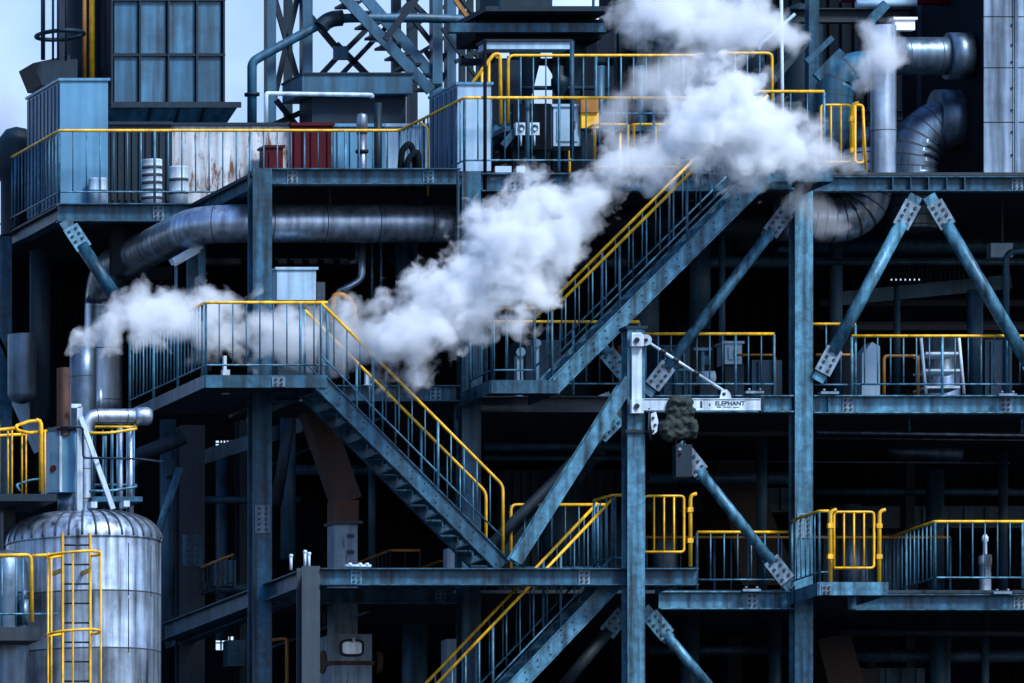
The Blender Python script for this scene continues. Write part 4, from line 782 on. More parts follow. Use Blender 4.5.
t = T('pipe_rack', 'pale pipes on a dark rack at the very top above the vertical stack', 'rack', P(890, 4, 5)); t.part('pipe', MB().tube([P(840, -2, 5), P(970, 2, 5)], .07, 12), RED); t.part('pipe', MB().tube([P(856, 4, 4.9), P(916, 3, 4.9)], .06, 12), PALE)

# ---------------------------------------------------------------- middle floor equipment
zb_mid = ZMID
cabinet('pump_box', 'pale box with lid on the middle floor above the first landing', 'box', 277, 316, 268, 300, 2.9, .6, PALE, rim=PALE, legs=.0, door=False)
single('box_stand', MB().bb(PX(279, 2.9), PX(314, 2.9), 2.95, 3.4, ZMID, PZ(300.5, 2.9)), DARKB, 'dark stand carrying the pale lidded box', 'stand')
single('small_valve_box', MB().bb(PX(317, 3), PX(325, 3), 3, 3.3, ZMID, PZ(282, 3)), GREY, 'small grey box beside the pale lidded box', 'box')
single('yellow_guard', MB().tube(fillet([P(330, 330, 3.2), P(334, 292, 3.2), P(352, 300, 3.2), P(356, 330, 3.2)], .2), .05, 10), YELO, 'yellow curved machine guard beside the pale lidded box', 'guard')
def lampfix(label, a, b, Y, posts, w_=.16):
    t = T('light_fixture', label, 'lamp', P(*posts[0][1], Y)); p, q = P(*a, Y), P(*b, Y); t.part('housing', MB().bar(p, q, .22, .10), WHITE); t.part('tube', MB().tube([p + (q - p) * .05 + V((0, -.06, -.07)), q - (q - p) * .05 + V((0, -.06, -.07))], .025, 8), GLASS)
    for c, d, r_ in posts: t.part('post', MB().bar(P(*c, Y), P(*d, Y), r_, r_), STEEL)
lampfix('slanting strip light on a post under the curving fat duct', (172, 262), (200, 246), 4.0, [((202, 244), (202, 300), .09), ((176, 262), (176, 292), .04)])
lampfix('slanting strip light under the foot of the steam filled flight', (583, 406), (608, 395), 2.8, [((607, 398), (607, 412), .05)])
single('panel_board', MB().bb(PX(188, 5), PX(200, 5), 5, 5.1, PZ(300, 5), PZ(250, 5)), STEEL, 'blue board behind the slanting strip light', 'board')
cabinet('wall_cabinet', 'pale wall cabinet above the jib tie rod on the middle floor', 'cabinet', 725, 742, 342, 364, 4.5, .4, PALE)
single('cabinet_stand', MB().bb(PX(724, 4.6), PX(743, 4.6), 4.55, 4.9, ZMID, PZ(364.5, 4.6)), DARKB, 'dark stand under the pale wall cabinet', 'stand')
t = T('pump', 'small pump with pale motor beyond the jib tie rod', 'pump', P(706, 392, 4.2)); t.part('motor', MB().tube([P(700, 378, 4.2), P(714, 378, 4.2)], .11, 14), PALE); t.part('wheel', MB().tube([P(706, 360, 4.2), P(706, 360, 4.3)], .07, 14), GALV); t.part('stand', MB().bb(PX(698, 4.2), PX(716, 4.2), 4.1, 4.35, ZMID, PZ(386, 4.2)), DARKB)
t.part('arm', MB().bb(PX(693, 4.2), PX(711, 4.2), 4.15, 4.3, PZ(351, 4.2), PZ(348, 4.2)), GALV); t.part('upright', MB().bb(PX(701, 4.2), PX(704, 4.2), 4.18, 4.28, ZMID, PZ(351.2, 4.2)), GALV)
single('tube_hoop', MB().tube(fillet([P(676, 405, 3.6), P(676, 370, 3.6), P(690, 370, 3.6), P(690, 405, 3.6)], .05), .03, 8), GALV, 'pale tube frame on the middle floor beside the long brace', 'frame')
t = T('step_stand', 'white step stand on the middle floor behind the rail', 'steps', P(945, 394, 3.2))
for a, b in (((926, 394), (921, 338)), ((964, 394), (959, 338))):
    for yy in (3.1, 3.7): t.part('leg', MB().tube([P(*a, yy), P(*b, yy)], .024, 8), WHITE)
for y_ in (386, 369, 352): t.part('step', MB().bb(PX(926, 3.1), PX(960, 3.1), 3.1, 3.7, PZ(y_ + 2.2, 3.1), PZ(y_, 3.1)), WHITE)
single('slant_housing', MB().prism([P(862, 410, 4.4), P(880, 410, 4.4), P(880, 346, 4.4), P(872, 342, 4.4), P(862, 354, 4.4)], (0, .4, 0)), PALE, 'pale slant topped housing behind the middle floor rail', 'housing')
single('pale_drum', MB().lathe(P(940, 408, 5), [(.3, 0), (.3, 1.1), (.02, 1.15)], 26), ALU, 'silver drum behind the white step stand', 'drum')
single('yellow_hoop', MB().tube(fillet([P(884, 402, 3.3), P(884, 356, 3.3), P(918, 356, 3.3), P(918, 402, 3.3)], .06), .026, 8), YELO, 'orange yellow tube hoop between slant topped housing and step stand', 'guard')
single('yellow_hoop', MB().tube(fillet([P(854, 402, 3.3), P(854, 355, 3.3), P(816, 355, 3.3)], .06), .024, 8), YELO, 'orange yellow tube rail beside the end plate of the vee brace', 'guard')
single('yellow_hoop', MB().tube(fillet([P(735, 355, 4.3), P(775, 355, 4.3), P(775, 400, 4.3)], .06), .02, 8), YELO, 'orange tube rail next to the pale wall cabinet', 'guard')
t = T('hanging_sheet', 'pale tilted panel hung high above the dark pipe hoop', 'panel', P(1001, 250, 5)); t.part('sheet', MB().bb(PX(991, 5), PX(1013, 5), 5, 5.2, PZ(257, 5), PZ(243, 5)), PALE); t.part('hanger', MB().bar(P(1002, 243, 5.1), up(P(1002, 240, 5.1), ZTOP - .06), .04, .04), DIM)
pipe('hoop_pipe', 'dim blue pipe hoop beside the outer brace of the vee', [P(1006, 395, 4.2), P(1006, 252, 4.2), P(1040, 250, 4.2)], .05, STEEL, 0, .15)
for i, (x_, w_, y_, yy, l_) in enumerate(((840, 34, 300, 8, 'dim round vessel behind the bright column on the middle floor'), (985, 50, 318, 8.5, 'wide dim vessel behind the outer vee brace'), (690, 46, 300, 9, 'dim vessel in the dark behind the long brace'), (560, 60, 300, 9, 'wide dim vessel behind the steam filled flight'))):
    single('dim_vessel', MB().lathe(up(P(x_, 400, yy), ZMID), [(w_ / 2 * K(yy), 0), (w_ / 2 * K(yy), 1.6), (w_ / 2 * K(yy) * .7, 1.9), (.02, 2.0)], 26), DIM, l_, 'vessel', (PX(x_, yy), yy, ZMID))
hbeam('dim cross beam high in the dark bay above the step stand', 820, 1120, 300, 306, 10, DIM); hbeam('dim beam low behind the rail of the step stand', 820, 1120, 322, 330, 8, DIM)
pipe('process_line', 'dim pipe crossing the dark under the steam filled flight', [P(590, 222, 6), P(790, 226, 6)], .2, DIM)
single('wall_lamp', MB().bb(PX(778, 5), PX(789, 5), 5, 5.15, PZ(252, 5), PZ(247, 5)), STEEL, 'little blue fitting in the dark beside the bright column', 'fitting')
single('red_post', MB().bb(PX(618, 2.6), PX(626, 2.6), 2.6, 2.9, ZMID, PZ(345, 2.6)), RED, 'dark red post behind the jib mast on the middle floor', 'post')
single('white_hose_reel', MB().tube([P(521, 352, 3), P(521, 352, 3.2)], .07, 18).tube([P(537, 343, 3), P(537, 343, 3.25)], .06, 16).bb(PX(518, 3), PX(524, 3), 3.05, 3.2, ZMID, PZ(355, 3)).bb(PX(535, 3), PX(540, 3), 3.05, 3.2, ZMID, PZ(345, 3)), PALE, 'white hose reel behind the landing rail under the steam', 'reel')
for i, (x_, l_) in enumerate(((222, 'small pale instrument on the steam covered landing, nearer the corner'), (364, 'small white tag plate behind the head of the first flight'), (414, 'white notice plate behind the first flight, below the steam'))):
    single('instrument', MB().bb(PX(x_, 2.2), PX(x_ + 7, 2.2), 2.15, 2.25, ZMID + .0, PZ(384 - (i == 0) * 14, 2.2)).bb(PX(x_ + 1, 2.2), PX(x_ + 4, 2.2), 2.16, 2.24, PZ(384 - (i == 0) * 14, 2.2) + .001, PZ(372 - (i == 0) * 16, 2.2)), WHITE, l_, 'instrument')

# ---------------------------------------------------------------- lower bays
t = T('rusty_chute', 'rust brown square chute dropping behind the first flight to a grey plated leg', 'chute', P(346, 568, 4.2))
t.part('sloping_duct', MB().bar(P(309, 395, 4.2), P(346, 502, 4.2), .40, .38, up=(0, -1, 0)), BROWN); t.part('joint_flange', MB().bb(PX(332, 4), PX(362, 4), 3.95, 4.45, PZ(524, 4), PZ(521, 4)), BOLT)
t.part('knee', MB().bb(PX(334.5, 4), PX(359, 4), 4.0, 4.4, PZ(520.9, 4), PZ(500, 4)), RUSTY); leg_ = t.part('plated_leg', MB().bb(PX(334.5, 4), PX(358, 4), 4.02, 4.4, PZ(640, 4), PZ(524.1, 4)), RUSTG)
for y_ in (535, 551): t.part('hatch', MB().bb(PX(348, 4), PX(354, 4), 3.98, 4.018, PZ(y_ + 2.5, 4), PZ(y_ - 1, 4)), BOLT, leg_)
t = T('feeder_box', 'worn grey feeder box with oval hatch below the lower landing', 'machine', P(351, 700, 4)); X0, X1, ya, yb, z0, z1 = pxbox(331, 372, 634, 720, 3.6, 1.0)
t.part('casing', MB().bb(X0, X1, ya, yb, z0, z1), RUSTG); t.part('band', MB().bb(X0 - .03, X1 + .03, ya - .03, yb + .02, PZ(665, 3.6), PZ(661, 3.6)), RUSTY)
zc_ = PZ(648, 3.6); xc_ = PX(351.5, 3.6); hp = [(xc_ + .17 * math.copysign(abs(math.cos(a)) ** .5, math.cos(a)), ya - .03, zc_ + .115 * math.copysign(abs(math.sin(a)) ** .5, math.sin(a))) for a in [i * math.pi / 12 for i in range(25)]]
t.part('hatch_seal', MB().tube(hp, .022, 6, cap=False), BOLT); t.part('hatch', MB().prism([(x, y - .002, z) for x, y, z in hp[:-1]], (0, .025, 0)), ALU); t.part('hatch_latch', MB().bb(xc_, xc_ + .04, ya - .06, ya - .034, zc_ + .08, zc_ + .15), WHITE)
for x_ in (325, 377): t.part('end_wheel', MB().tube([P(x_ - 3, 662, 4), P(x_ + 3, 662, 4)], .18, 16), RUSTY)
t.part('stand', MB().bb(X0 + .05, X1 - .05, ya + .05, yb - .05, ZBOT, z0 - .002), DIM)
pipe('orange_rail', 'bent thin orange pipe rail under the lower landing', [P(287, 720, 4.4), P(287, 638, 4.4), P(272, 640, 4.6)], .026, YELO, 0, .06)
t = T('silver_filter', 'small silver filter with thin neck standing behind the returning rail', 'filter', up(P(985, 592, 2.9), ZLOW)); c = up(P(985, 592, 2.9), ZLOW)
t.part('body', MB().lathe(c, [(.09, 0), (.09, .42), (.10, .44), (.10, .56), (.02, .6)], 20), ALU); t.part('neck', MB().lathe(c + V((0, 0, .6)), [(.03, 0), (.03, .18), (.05, .2), (.05, .26), (.02, .3)], 14), WHITE); t.part('gauge_glass', MB().bb(c.x - .03, c.x + .06, c.y - .12, c.y - .1, c.z + .4, c.z + .58), BOLT)
for x_, y0_, w_, l_, yy in ((214, 560, 22, 'grey junction box in the dark behind the tank', 8), (228, 640, 18, 'pale small box low behind the tank', 9)):
    single('junction_box', MB().bb(PX(x_, yy), PX(x_ + w_, yy), yy, yy + .3, PZ(y0_ + 26, yy), PZ(y0_, yy)), STEEL, l_, 'box')
for x_, y_, l_ in ((291, 556, 'short white bollard like valve at the landing corner'), (305, 552, 'white valve stem on the lower beam beside the grey column'), (309, 554, 'second white valve stem right next to the first')):
    single('bleed_valve', MB().tube([P(x_, y_ + 14, .7), P(x_, y_, .7)], .022, 8).tube([P(x_ - 1.5, y_, .7), P(x_ + 1.5, y_, .7)], .03, 8), WHITE, l_, 'valve')
single('scaffold_clamp', MB().tube([P(345, 566, .2), P(371, 566, .2)], .025, 8).tube([P(350, 566, .2), P(350, 563, .2)], .03, 8).tube([P(360, 566, .2), P(360, 563, .2)], .03, 8).tube([P(367, 566, .2), P(367, 563, .2)], .03, 8), WHITE, 'row of white bolts lying on the front landing beam', 'fitting')
for x_, y_, yy, l_ in ((755, 391.5, 2.1, 'pale clamp on the middle beam above the crane arm end'), (1008, 394, 2.1, 'pale clamp on the middle beam beyond the step stand'), (830, 392, 2.1, 'pale clamp on the middle beam beside the bright column'), (752, 589.5, 2.1, 'pale clamp on the lower beam below the thin brace'), (1003, 592, 2.1, 'pale clamp on the lower beam near the silver filter')):
    single('beam_clamp', MB().bb(PX(x_ - 9, yy), PX(x_ + 9, yy), yy, yy + .15, PZ(y_ + 1.8, yy), PZ(y_ - .6, yy)).tube([P(x_ - 6, y_ - .7, yy + .05), P(x_ - 6, y_ - 3, yy + .05)], .02, 6).tube([P(x_ + 5, y_ - .7, yy + .05), P(x_ + 5, y_ - 3, yy + .05)], .02, 6), PLATE, l_, 'clamp')
single('sloping_hopper', MB().prism([P(716, 462, 9), P(752, 462, 9), P(800, 585, 9), P(742, 585, 9)], (0, 1.5, 0)), BROWN, 'dim brown sloping hopper behind the thin brace', 'hopper')
single('sloping_hopper', MB().prism([P(818, 640, 6), P(850, 632, 6), P(880, 740, 6), P(842, 740, 6)], (0, 1.0, 0)), BROWN, 'dim brown sloping leg under the projecting gate landing', 'hopper')
for x_, y0_, r_, yy, l_ in ((850, 505, .16, 7, 'dim upright pipe behind the closed gate'), (862, 515, .1, 8, 'thinner dim upright pipe behind the closed gate'), (665, 480, .2, 9, 'dim upright pipe in the dark behind the jib hoist')):
    pipe('dim_standpipe', l_, [P(x_, y0_, yy), up(P(x_, y0_, yy), ZLOW)], r_, ALUD)
single('horizontal_tank', MB().tube([P(886, 451, 9), P(892, 451, 9), P(955, 453, 9), P(962, 453, 9)], [.1, .17, .17, .1], 20), ALUD, 'dim horizontal drum below the middle floor in the dark bay', 'tank')
for a, b, l_ in (((440, 452), (518, 460), 'dim panel band deep below the foot of the steam filled flight'), ((548, 452), (622, 460), 'dim panel band deep behind the flat brace')):
    single('wall_band', MB().bb(PX(a[0], 11.5), PX(b[0], 11.5), 11.5, 11.8, PZ(b[1] + 6, 11.5), PZ(a[1] - 4, 11.5)), STEEL, l_, 'panel')
pipe('process_line', 'dim pipe under the lower floor beyond the gate landing', [P(840, 632, 5), P(1120, 634, 5)], .06, DIM)
single('dim_motor', MB().tube([P(862, 660, 7), P(872, 660, 7)], .18, 16).bb(PX(858, 7), PX(878, 7), 6.9, 7.3, ZBOT, PZ(668, 7)), DIM, 'dim motor low in the dark under the gate landing', 'motor')
single('white_duct', MB().bar(P(449, 640, 5), P(449, 720, 5), .16, .3, up=(0, -1, 0)), PALE, 'pale upright duct behind the lowest yellow handrails', 'duct'); single('white_duct', MB().bar(P(449, 549, 6), P(449, 572, 6), .12, .2, up=(0, -1, 0)), PALE, 'short pale duct just above the front landing beam under the first flight', 'duct')

# ---------------------------------------------------------------- dim pipework inside the bays
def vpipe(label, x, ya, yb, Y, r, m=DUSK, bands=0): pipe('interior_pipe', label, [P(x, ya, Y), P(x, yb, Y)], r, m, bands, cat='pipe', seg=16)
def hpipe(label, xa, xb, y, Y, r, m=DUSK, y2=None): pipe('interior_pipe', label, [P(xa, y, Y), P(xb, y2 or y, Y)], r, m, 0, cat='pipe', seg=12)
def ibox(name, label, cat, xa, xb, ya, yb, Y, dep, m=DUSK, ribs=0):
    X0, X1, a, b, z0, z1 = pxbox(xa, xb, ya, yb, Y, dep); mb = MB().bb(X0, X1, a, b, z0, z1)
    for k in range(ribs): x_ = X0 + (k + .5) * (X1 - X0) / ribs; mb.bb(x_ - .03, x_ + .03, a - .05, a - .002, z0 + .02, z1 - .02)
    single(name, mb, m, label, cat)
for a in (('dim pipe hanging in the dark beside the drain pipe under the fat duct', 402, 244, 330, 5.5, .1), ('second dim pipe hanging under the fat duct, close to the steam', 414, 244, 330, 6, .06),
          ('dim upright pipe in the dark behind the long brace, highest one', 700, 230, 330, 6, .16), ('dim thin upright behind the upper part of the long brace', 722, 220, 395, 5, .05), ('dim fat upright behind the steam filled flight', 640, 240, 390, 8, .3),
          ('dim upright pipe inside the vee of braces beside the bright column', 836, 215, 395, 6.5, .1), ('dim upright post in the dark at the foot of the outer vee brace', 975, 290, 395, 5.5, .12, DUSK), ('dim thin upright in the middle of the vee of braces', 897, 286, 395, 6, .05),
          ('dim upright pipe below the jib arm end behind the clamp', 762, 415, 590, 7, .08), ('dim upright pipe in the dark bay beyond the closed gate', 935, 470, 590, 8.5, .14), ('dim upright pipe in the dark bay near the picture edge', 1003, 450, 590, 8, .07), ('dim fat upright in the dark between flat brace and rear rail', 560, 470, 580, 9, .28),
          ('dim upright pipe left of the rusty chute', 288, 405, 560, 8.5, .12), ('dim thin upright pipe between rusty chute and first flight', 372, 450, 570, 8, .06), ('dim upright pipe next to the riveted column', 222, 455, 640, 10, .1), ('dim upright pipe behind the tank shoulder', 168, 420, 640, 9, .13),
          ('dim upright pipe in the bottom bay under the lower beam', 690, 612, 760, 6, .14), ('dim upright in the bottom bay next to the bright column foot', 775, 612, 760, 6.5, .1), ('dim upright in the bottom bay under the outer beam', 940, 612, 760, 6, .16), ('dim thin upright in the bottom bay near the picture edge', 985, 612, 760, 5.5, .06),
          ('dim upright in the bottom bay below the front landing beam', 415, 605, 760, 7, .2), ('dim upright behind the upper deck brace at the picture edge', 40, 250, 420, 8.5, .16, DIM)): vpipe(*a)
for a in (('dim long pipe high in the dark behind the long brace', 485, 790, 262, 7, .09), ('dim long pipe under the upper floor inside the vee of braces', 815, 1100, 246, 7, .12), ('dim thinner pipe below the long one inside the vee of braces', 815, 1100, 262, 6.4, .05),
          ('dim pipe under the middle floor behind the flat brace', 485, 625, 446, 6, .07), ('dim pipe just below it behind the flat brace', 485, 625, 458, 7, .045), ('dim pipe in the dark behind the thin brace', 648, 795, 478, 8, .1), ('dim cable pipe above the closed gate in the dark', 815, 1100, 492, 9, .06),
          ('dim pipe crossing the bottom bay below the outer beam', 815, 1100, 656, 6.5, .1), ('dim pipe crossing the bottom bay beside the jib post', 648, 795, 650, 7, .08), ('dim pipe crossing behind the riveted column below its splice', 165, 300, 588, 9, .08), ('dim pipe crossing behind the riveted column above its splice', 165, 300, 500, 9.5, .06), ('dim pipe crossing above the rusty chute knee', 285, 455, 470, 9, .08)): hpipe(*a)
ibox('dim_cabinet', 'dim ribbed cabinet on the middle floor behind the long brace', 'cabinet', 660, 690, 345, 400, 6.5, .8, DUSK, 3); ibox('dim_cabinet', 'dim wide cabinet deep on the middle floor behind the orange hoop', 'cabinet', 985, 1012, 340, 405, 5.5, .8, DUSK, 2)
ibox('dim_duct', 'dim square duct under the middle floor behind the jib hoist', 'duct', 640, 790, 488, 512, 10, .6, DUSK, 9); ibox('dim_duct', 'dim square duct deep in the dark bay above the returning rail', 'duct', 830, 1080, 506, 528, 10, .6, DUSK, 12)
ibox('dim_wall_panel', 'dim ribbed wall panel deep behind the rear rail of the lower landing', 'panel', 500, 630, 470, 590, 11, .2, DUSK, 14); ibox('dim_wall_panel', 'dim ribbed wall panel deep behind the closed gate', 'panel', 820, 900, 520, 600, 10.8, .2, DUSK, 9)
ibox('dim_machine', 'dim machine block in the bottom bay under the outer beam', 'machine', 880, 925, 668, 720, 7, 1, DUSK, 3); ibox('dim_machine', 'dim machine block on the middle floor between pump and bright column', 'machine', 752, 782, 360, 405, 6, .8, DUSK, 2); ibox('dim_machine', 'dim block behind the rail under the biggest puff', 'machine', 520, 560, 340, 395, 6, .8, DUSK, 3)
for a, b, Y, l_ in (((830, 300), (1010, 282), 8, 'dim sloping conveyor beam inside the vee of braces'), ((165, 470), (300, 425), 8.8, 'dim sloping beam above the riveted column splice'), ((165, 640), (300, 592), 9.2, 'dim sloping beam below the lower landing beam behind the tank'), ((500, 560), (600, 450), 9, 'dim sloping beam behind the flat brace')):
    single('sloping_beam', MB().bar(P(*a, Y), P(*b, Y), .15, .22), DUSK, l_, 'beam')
# machinery behind the upper rail
ibox('machine_block', 'dark machine block behind the raised rail between the cone hoppers', 'machine', 500, 520, 60, 160, 6.2, .6, DARKB, 0); ibox('machine_block', 'dark machine body under the raised deck behind the switch cabinet', 'machine', 548, 604, 128, 172, 5.0, 1, DARKB, 5)
ibox('machine_block', 'dark duct behind the yellow box and raised rail', 'machine', 614, 650, 30, 150, 7.5, 1, DARKB, 3)
for a, b, w_, l_ in (((548, 60), (572, 100), .1, 'dark slanting strut between the two cone hoppers'), ((470, 20), (505, 80), .08, 'orange slanting stair rail against the sky under the upper platform'), ((596, 40), (575, 96), .08, 'dark slanting strut beside the pale sky gap')):
    single('slanting_strut', MB().bar(P(*a, 7.6), P(*b, 7.6), .08, w_), YELO if 'orange' in l_ else DARKB, l_, 'strut')
hpipe('dark pipe under the upper platform behind the cable tray', 460, 610, 62, 7.7, .06, DARKB); hpipe('dark thin pipe above the round gauges', 500, 610, 88, 6.8, .035, DARKB)
for x_, l_ in ((396, 'extra dark leg of the stair well behind the lattice tower'), (470, 'dark post between lattice tower and upper platform'), (462, 'thin dark post beside the lattice tower edge')): single('dark_post', MB().bar(P(x_, -60, 11.6), up(P(x_, 0, 11.6), ZTOP), .09 if x_ != 396 else .14, .1), DARKB, l_, 'post')
for ya, yb, l_ in ((60, 22, 'thin dark rod crossing the lattice tower, lower one'), (30, -10, 'thin dark rod crossing the lattice tower, upper one')): single('dark_rod', MB().bar(P(408, ya, 12.4), P(470, yb, 12.4), .06, .06), DARKB, l_, 'rod')

for a, b, w_, c_, l_ in (((442, 28), (500, 112), .05, DARKB, 'thin dark diagonal from the lattice tower down to the pale fronted cabinet'), ((455, 0), (497, 58), .06, YELO, 'thin orange diagonal rail under the end of the tower pipe'), ((478, -20), (478, 90), .05, DARKB, 'slender dark post under the pale girder end, nearer the lattice tower'), ((484, -20), (484, 60), .04, DARKB, 'slender dark post under the pale girder end, nearer the cable tray'),
                         ((276, 100), (300, 130), .08, DARKB, 'dark slanting bar at the foot of the lattice tower'), ((262, 130), (320, 104), .09, DARKB, 'dark slanting chute beside the machine house'), ((385, 40), (430, -20), .1, DARKB, 'dark slanting member behind the escape stair'), ((455, 62), (500, 40), .07, DARKB, 'dark slanting bar below the pale girder')):
    single('slanting_strut', MB().bar(P(*a, 9.6), P(*b, 9.6), .06, w_), c_, l_, 'strut')
for x_, y0_, y1_, l_ in ((508, 62, 96, 'dark valve body behind the raised rail beside the yellow steps'), (560, 70, 98, 'dark valve body between the cone hoppers')): single('dark_valve', MB().lathe(P(x_, y1_, 6.6), [(.05, 0), (.1, .1), (.14, .2), (.14, .3), (.06, .36), (.06, .5), (.01, .52)], 14), DARKB, l_, 'valve')
for x_, l_ in ((640, 'dark riser behind the steam link beside the yellow box'), (600, 'dark riser behind the yellow box')): pipe('dark_riser', l_, [P(x_, 172, 4.9), P(x_, 66, 4.9)], .07, DUSK)
ibox('dark_skid', 'low dark machine skid behind the little yellow rails', 'machine', 606, 668, 140, 172, 4.4, .8, DUSK, 6)

# ---------------------------------------------------------------- steam
def steam(label, spine, org, ns=2.1, k=1.7, dens=8., lo=.03, hi=.62, vox=.05, seed=0., pad=.5, col=(.94, .975, 1)):
    """one closed body of steam: spine rows are (photo x, y, radius px, depth Y). The same density field gives the body its outline and its inside."""
    pts = [(PX(x, Y), Y, PZ(y, Y), r * 1.14 * K(Y)) for x, y, r, Y, *_ in spine]; wts = [row[4] if len(row) > 4 else 1. for row in spine]; o = V(org)
    xs = [p[0] for p in pts]; x0, x1 = min(xs) - .02, max(xs) + .02
    y0, y1 = min(p[1] - p[3] for p in pts) - pad, max(p[1] + p[3] for p in pts) + pad; z0, z1 = min(p[2] - p[3] for p in pts) - pad, max(p[2] + p[3] for p in pts) + pad
    rmax = max(p[3] for p in pts)
    def field(tr, pos):
        N, L = tr.nodes, tr.links
        def math_(op, a, b=None, c=None):
            n = N.new('ShaderNodeMath'); n.operation = op
            for i, v in enumerate((a, b, c)):
                if v is None: continue
                if isinstance(v, (int, float)): n.inputs[i].default_value = v
                else: L.new(v, n.inputs[i])
            return n.outputs[0]
        def vec(op, a, b=None, s=None):
            n = N.new('ShaderNodeVectorMath'); n.operation = op; L.new(a, n.inputs[0])
            if b is not None:
                if isinstance(b, tuple): n.inputs[1].default_value = b
                else: L.new(b, n.inputs[1])
            if s is not None: n.inputs['Scale'].default_value = s
            return n.outputs[0]
        def noise(p, sc, det, rough=.55, colr=False):
            n = N.new('ShaderNodeTexNoise'); n.inputs['Scale'].default_value = sc; n.inputs['Detail'].default_value = det; n.inputs['Roughness'].default_value = rough; L.new(p, n.inputs['Vector'])
            return n.outputs['Color' if colr else 0]
        sp = vec('ADD', pos, (seed, seed * .7, -seed))
        w1 = vec('SCALE', vec('SUBTRACT', noise(sp, ns * .9, 2, colr=True), (.5, .5, .5)), s=.55)
        pw = vec('ADD', pos, w1); n = N.new('ShaderNodeSeparateXYZ'); L.new(pw, n.inputs[0]); X, Y, Z = n.outputs
        u = math_('DIVIDE', math_('SUBTRACT', X, x0 - o.x), x1 - x0)
        def curve(vals, a, b):
            n = N.new('ShaderNodeFloatCurve'); c = n.mapping.curves[0]
            ps = [((p[0] - x0) / (x1 - x0), (v - a) / (b - a)) for p, v in zip(pts, vals)]
            ps.sort(); c.points[0].location = ps[0]; c.points[1].location = ps[-1]
            for q in ps[1:-1]: c.points.new(*q)
            for q in c.points: q.handle_type = 'AUTO_CLAMPED'
            n.mapping.use_clip = True; n.mapping.update(); L.new(u, n.inputs['Value'])
            return math_('MULTIPLY_ADD', n.outputs[0], b - a, a)
        zc = curve([p[2] - o.z for p in pts], z0 - o.z, z1 - o.z); yc = curve([p[1] - o.y for p in pts], y0 - o.y, y1 - o.y); rc = curve([p[3] for p in pts], 0, rmax)
        dz, dy = math_('SUBTRACT', Z, zc), math_('SUBTRACT', Y, yc)
        d = math_('DIVIDE', math_('SQRT', math_('ADD', math_('MULTIPLY', dz, dz), math_('MULTIPLY', dy, dy))), math_('MAXIMUM', rc, .01))
        nz = noise(vec('ADD', sp, w1), ns, 7, .62)
        nb = noise(vec('ADD', sp, (5.1, 2.2, 9.3)), ns * .42, 2, .5)
        e = math_('ADD', math_('SUBTRACT', .93, d), math_('MULTIPLY', math_('SUBTRACT', nz, .5), k * 1.6)); e = math_('ADD', e, math_('MULTIPLY', math_('SUBTRACT', nb, .5), k * 1.1))
        m = N.new('ShaderNodeMapRange'); m.interpolation_type = 'SMOOTHSTEP'; L.new(e, m.inputs[0]); m.inputs[1].default_value = lo; m.inputs[2].default_value = hi; m.inputs[3].default_value = 0; m.inputs[4].default_value = 1
        q = curve(wts, 0, 1)
        inx = math_('MULTIPLY', math_('GREATER_THAN', u, 0.002), math_('LESS_THAN', u, .998))
        return math_('MULTIPLY', math_('MULTIPLY', m.outputs[0], q), inx)
    ng = bpy.data.node_groups.new('steam_body', 'GeometryNodeTree'); ng.interface.new_socket('Geometry', in_out='OUTPUT', socket_type='NodeSocketGeometry')
    ps = ng.nodes.new('GeometryNodeInputPosition'); f = field(ng, ps.outputs[0]); vc = ng.nodes.new('GeometryNodeVolumeCube'); ng.links.new(f, vc.inputs['Density'])
    vc.inputs['Min'].default_value = (x0 - o.x - .1, y0 - o.y, z0 - o.z); vc.inputs['Max'].default_value = (x1 - o.x + .1, y1 - o.y, z1 - o.z)
    for ax, L_ in zip('XYZ', (x1 - x0 + .2, y1 - y0, z1 - z0)): vc.inputs['Resolution ' + ax].default_value = max(8, int(L_ / vox))
    vm = ng.nodes.new('GeometryNodeVolumeToMesh'); vm.inputs['Threshold'].default_value = .035; ng.links.new(vc.outputs[0], vm.inputs[0])
    go = ng.nodes.new('NodeGroupOutput'); ng.links.new(vm.outputs[0], go.inputs[0])
    tmp = bpy.data.objects.new('tmp', bpy.data.meshes.new('tmp')); COL.objects.link(tmp); md = tmp.modifiers.new('g', 'NODES'); md.node_group = ng
    me = bpy.data.meshes.new_from_object(tmp.evaluated_get(bpy.context.evaluated_depsgraph_get())); bpy.data.objects.remove(tmp); bpy.data.node_groups.remove(ng)
    m = bpy.data.materials.new('steam'); m.use_nodes = True; t_ = m.node_tree
    for n in list(t_.nodes):
        if n.type == 'BSDF_PRINCIPLED': t_.nodes.remove(n)
    tc = t_.nodes.new('ShaderNodeTexCoord'); f = field(t_, tc.outputs['Object']); mu = t_.nodes.new('ShaderNodeMath'); mu.operation = 'MULTIPLY'; mu.inputs[1].default_value = dens; t_.links.new(f, mu.inputs[0])
    pv_ = t_.nodes.new('ShaderNodeVolumePrincipled'); pv_.inputs['Color'].default_value = (*col, 1); pv_.inputs['Anisotropy'].default_value = 0.; t_.links.new(mu.outputs[0], pv_.inputs['Density'])
    out = [n for n in t_.nodes if n.type == 'OUTPUT_MATERIAL'][0]; t_.links.new(pv_.outputs[0], out.inputs['Volume'])
    m.cycles.volume_step_rate = .1
    me.materials.clear(); me.materials.append(m); ob = bpy.data.objects.new('steam_plume', me); ob.location = o; COL.objects.link(ob); props(ob, label, 'steam'); print('steam', len(me.vertices), len(me.polygons)); return ob
YS = -1.3
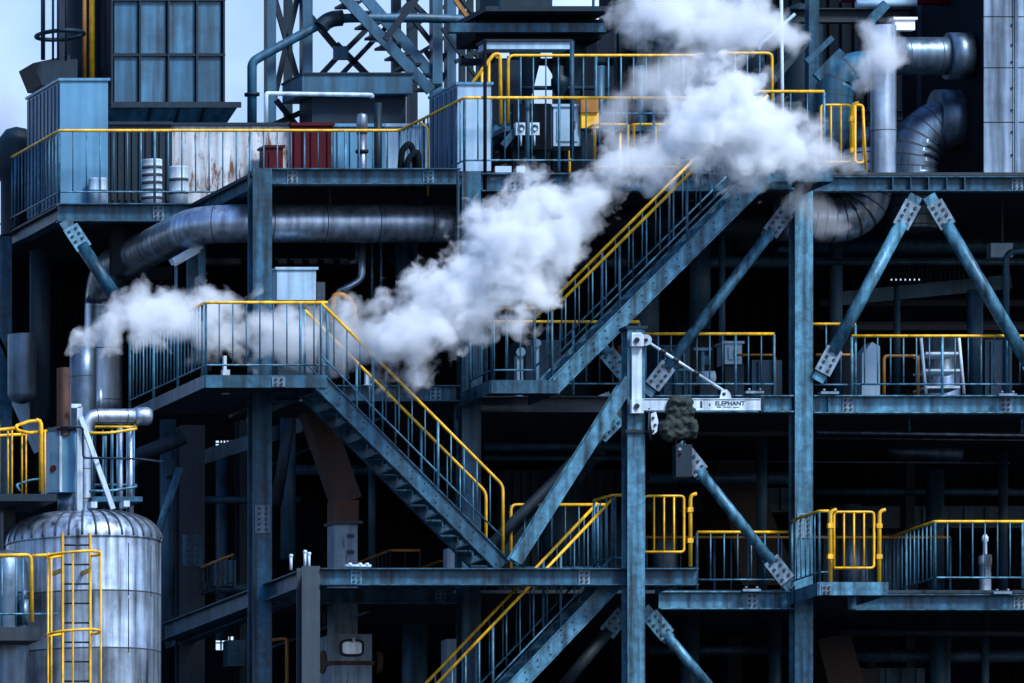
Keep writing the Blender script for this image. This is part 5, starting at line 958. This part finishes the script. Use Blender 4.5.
steam('long white steam plume blown from the rusty stack across the stairs', [
    (60, 364, 3, YS, .9), (64, 354, 8, YS, .9), (78, 338, 13, YS, .8), (105, 326, 22, YS, .6), (135, 322, 26, -.6, .5), (165, 318, 28, .3, .5), (200, 322, 32, 1.15, .46), (235, 330, 33, 1.3, .42), (270, 334, 32, 1.3, .42), (310, 336, 34, 1.2, .46), (350, 340, 38, .6, .5), (395, 334, 42, -.2, .6),
    (425, 318, 46, -.3, .75), (455, 296, 56, -.2, .9), (485, 270, 62, -.1, .95), (515, 254, 63, 0, .95), (545, 244, 54, 0, .9), (568, 230, 43, 0, .7), (588, 200, 36, 0, .5), (610, 178, 32, 0, .36), (640, 162, 30, 0, .32), (668, 150, 32, 0, .45), (688, 130, 44, 0, .9), (710, 124, 52, 0, 1), (735, 130, 54, 0, 1), (765, 138, 46, .1, .8), (790, 146, 36, .2, .55), (815, 152, 26, .3, .4), (842, 162, 14, .4, .25), (862, 168, 4, .4, .2)], P(63, 366, YS), ns=2.6, k=1.95, dens=7.5, hi=.85)
steam('steam cloud drifting at the very top above the biggest puff', [(600, 16, 3, 1.2), (620, 8, 18, 1.2), (645, 4, 30, 1.2), (675, 4, 34, 1.2), (705, 14, 34, 1.2), (735, 12, 36, 1.2), (770, 24, 24, 1.4), (800, 34, 14, 1.6), (815, 38, 3, 1.6)], P(700, 10, 1.2), seed=7.3, ns=2.3, dens=3.6, hi=.85)
steam('thin torn veil of steam between the two clouds in front of the raised rail', [(590, 128, 3, 1.0), (608, 114, 20, 1.0), (630, 98, 30, 1.0), (655, 82, 38, 1.0), (685, 66, 38, 1.1), (715, 52, 34, 1.2), (745, 40, 22, 1.2), (765, 36, 4, 1.2)], P(660, 90, 1.0), seed=3.9, ns=2.4, dens=1.3, hi=.9)
steam('small steam puff at the top of the vertical silver stack', [(850, 86, 3, 2.4), (860, 76, 20, 2.4), (872, 60, 34, 2.4), (888, 54, 32, 2.4), (902, 58, 18, 2.4), (914, 62, 4, 2.4)], P(883, 60, 2.4), seed=12.1, dens=3, hi=.8)
steam('faint steam curling round the head of the bright column under the floor', [(784, 200, 3, .9), (796, 200, 16, .9), (810, 206, 20, .9), (824, 214, 18, .9), (838, 222, 9, .9), (846, 226, 3, .9)], P(820, 205, .9), seed=21.7, dens=.8, hi=.9)
steam('grey smoke drifting far behind the upper deck at the edge of the sky', [(-60, 60, 5, 17), (-30, 80, 60, 17), (0, 120, 80, 17), (30, 150, 60, 17), (60, 175, 30, 17), (80, 190, 5, 17)], P(0, 120, 17), seed=33., ns=.9, dens=1.3, hi=1., vox=.12, col=(.72, .80, .90))
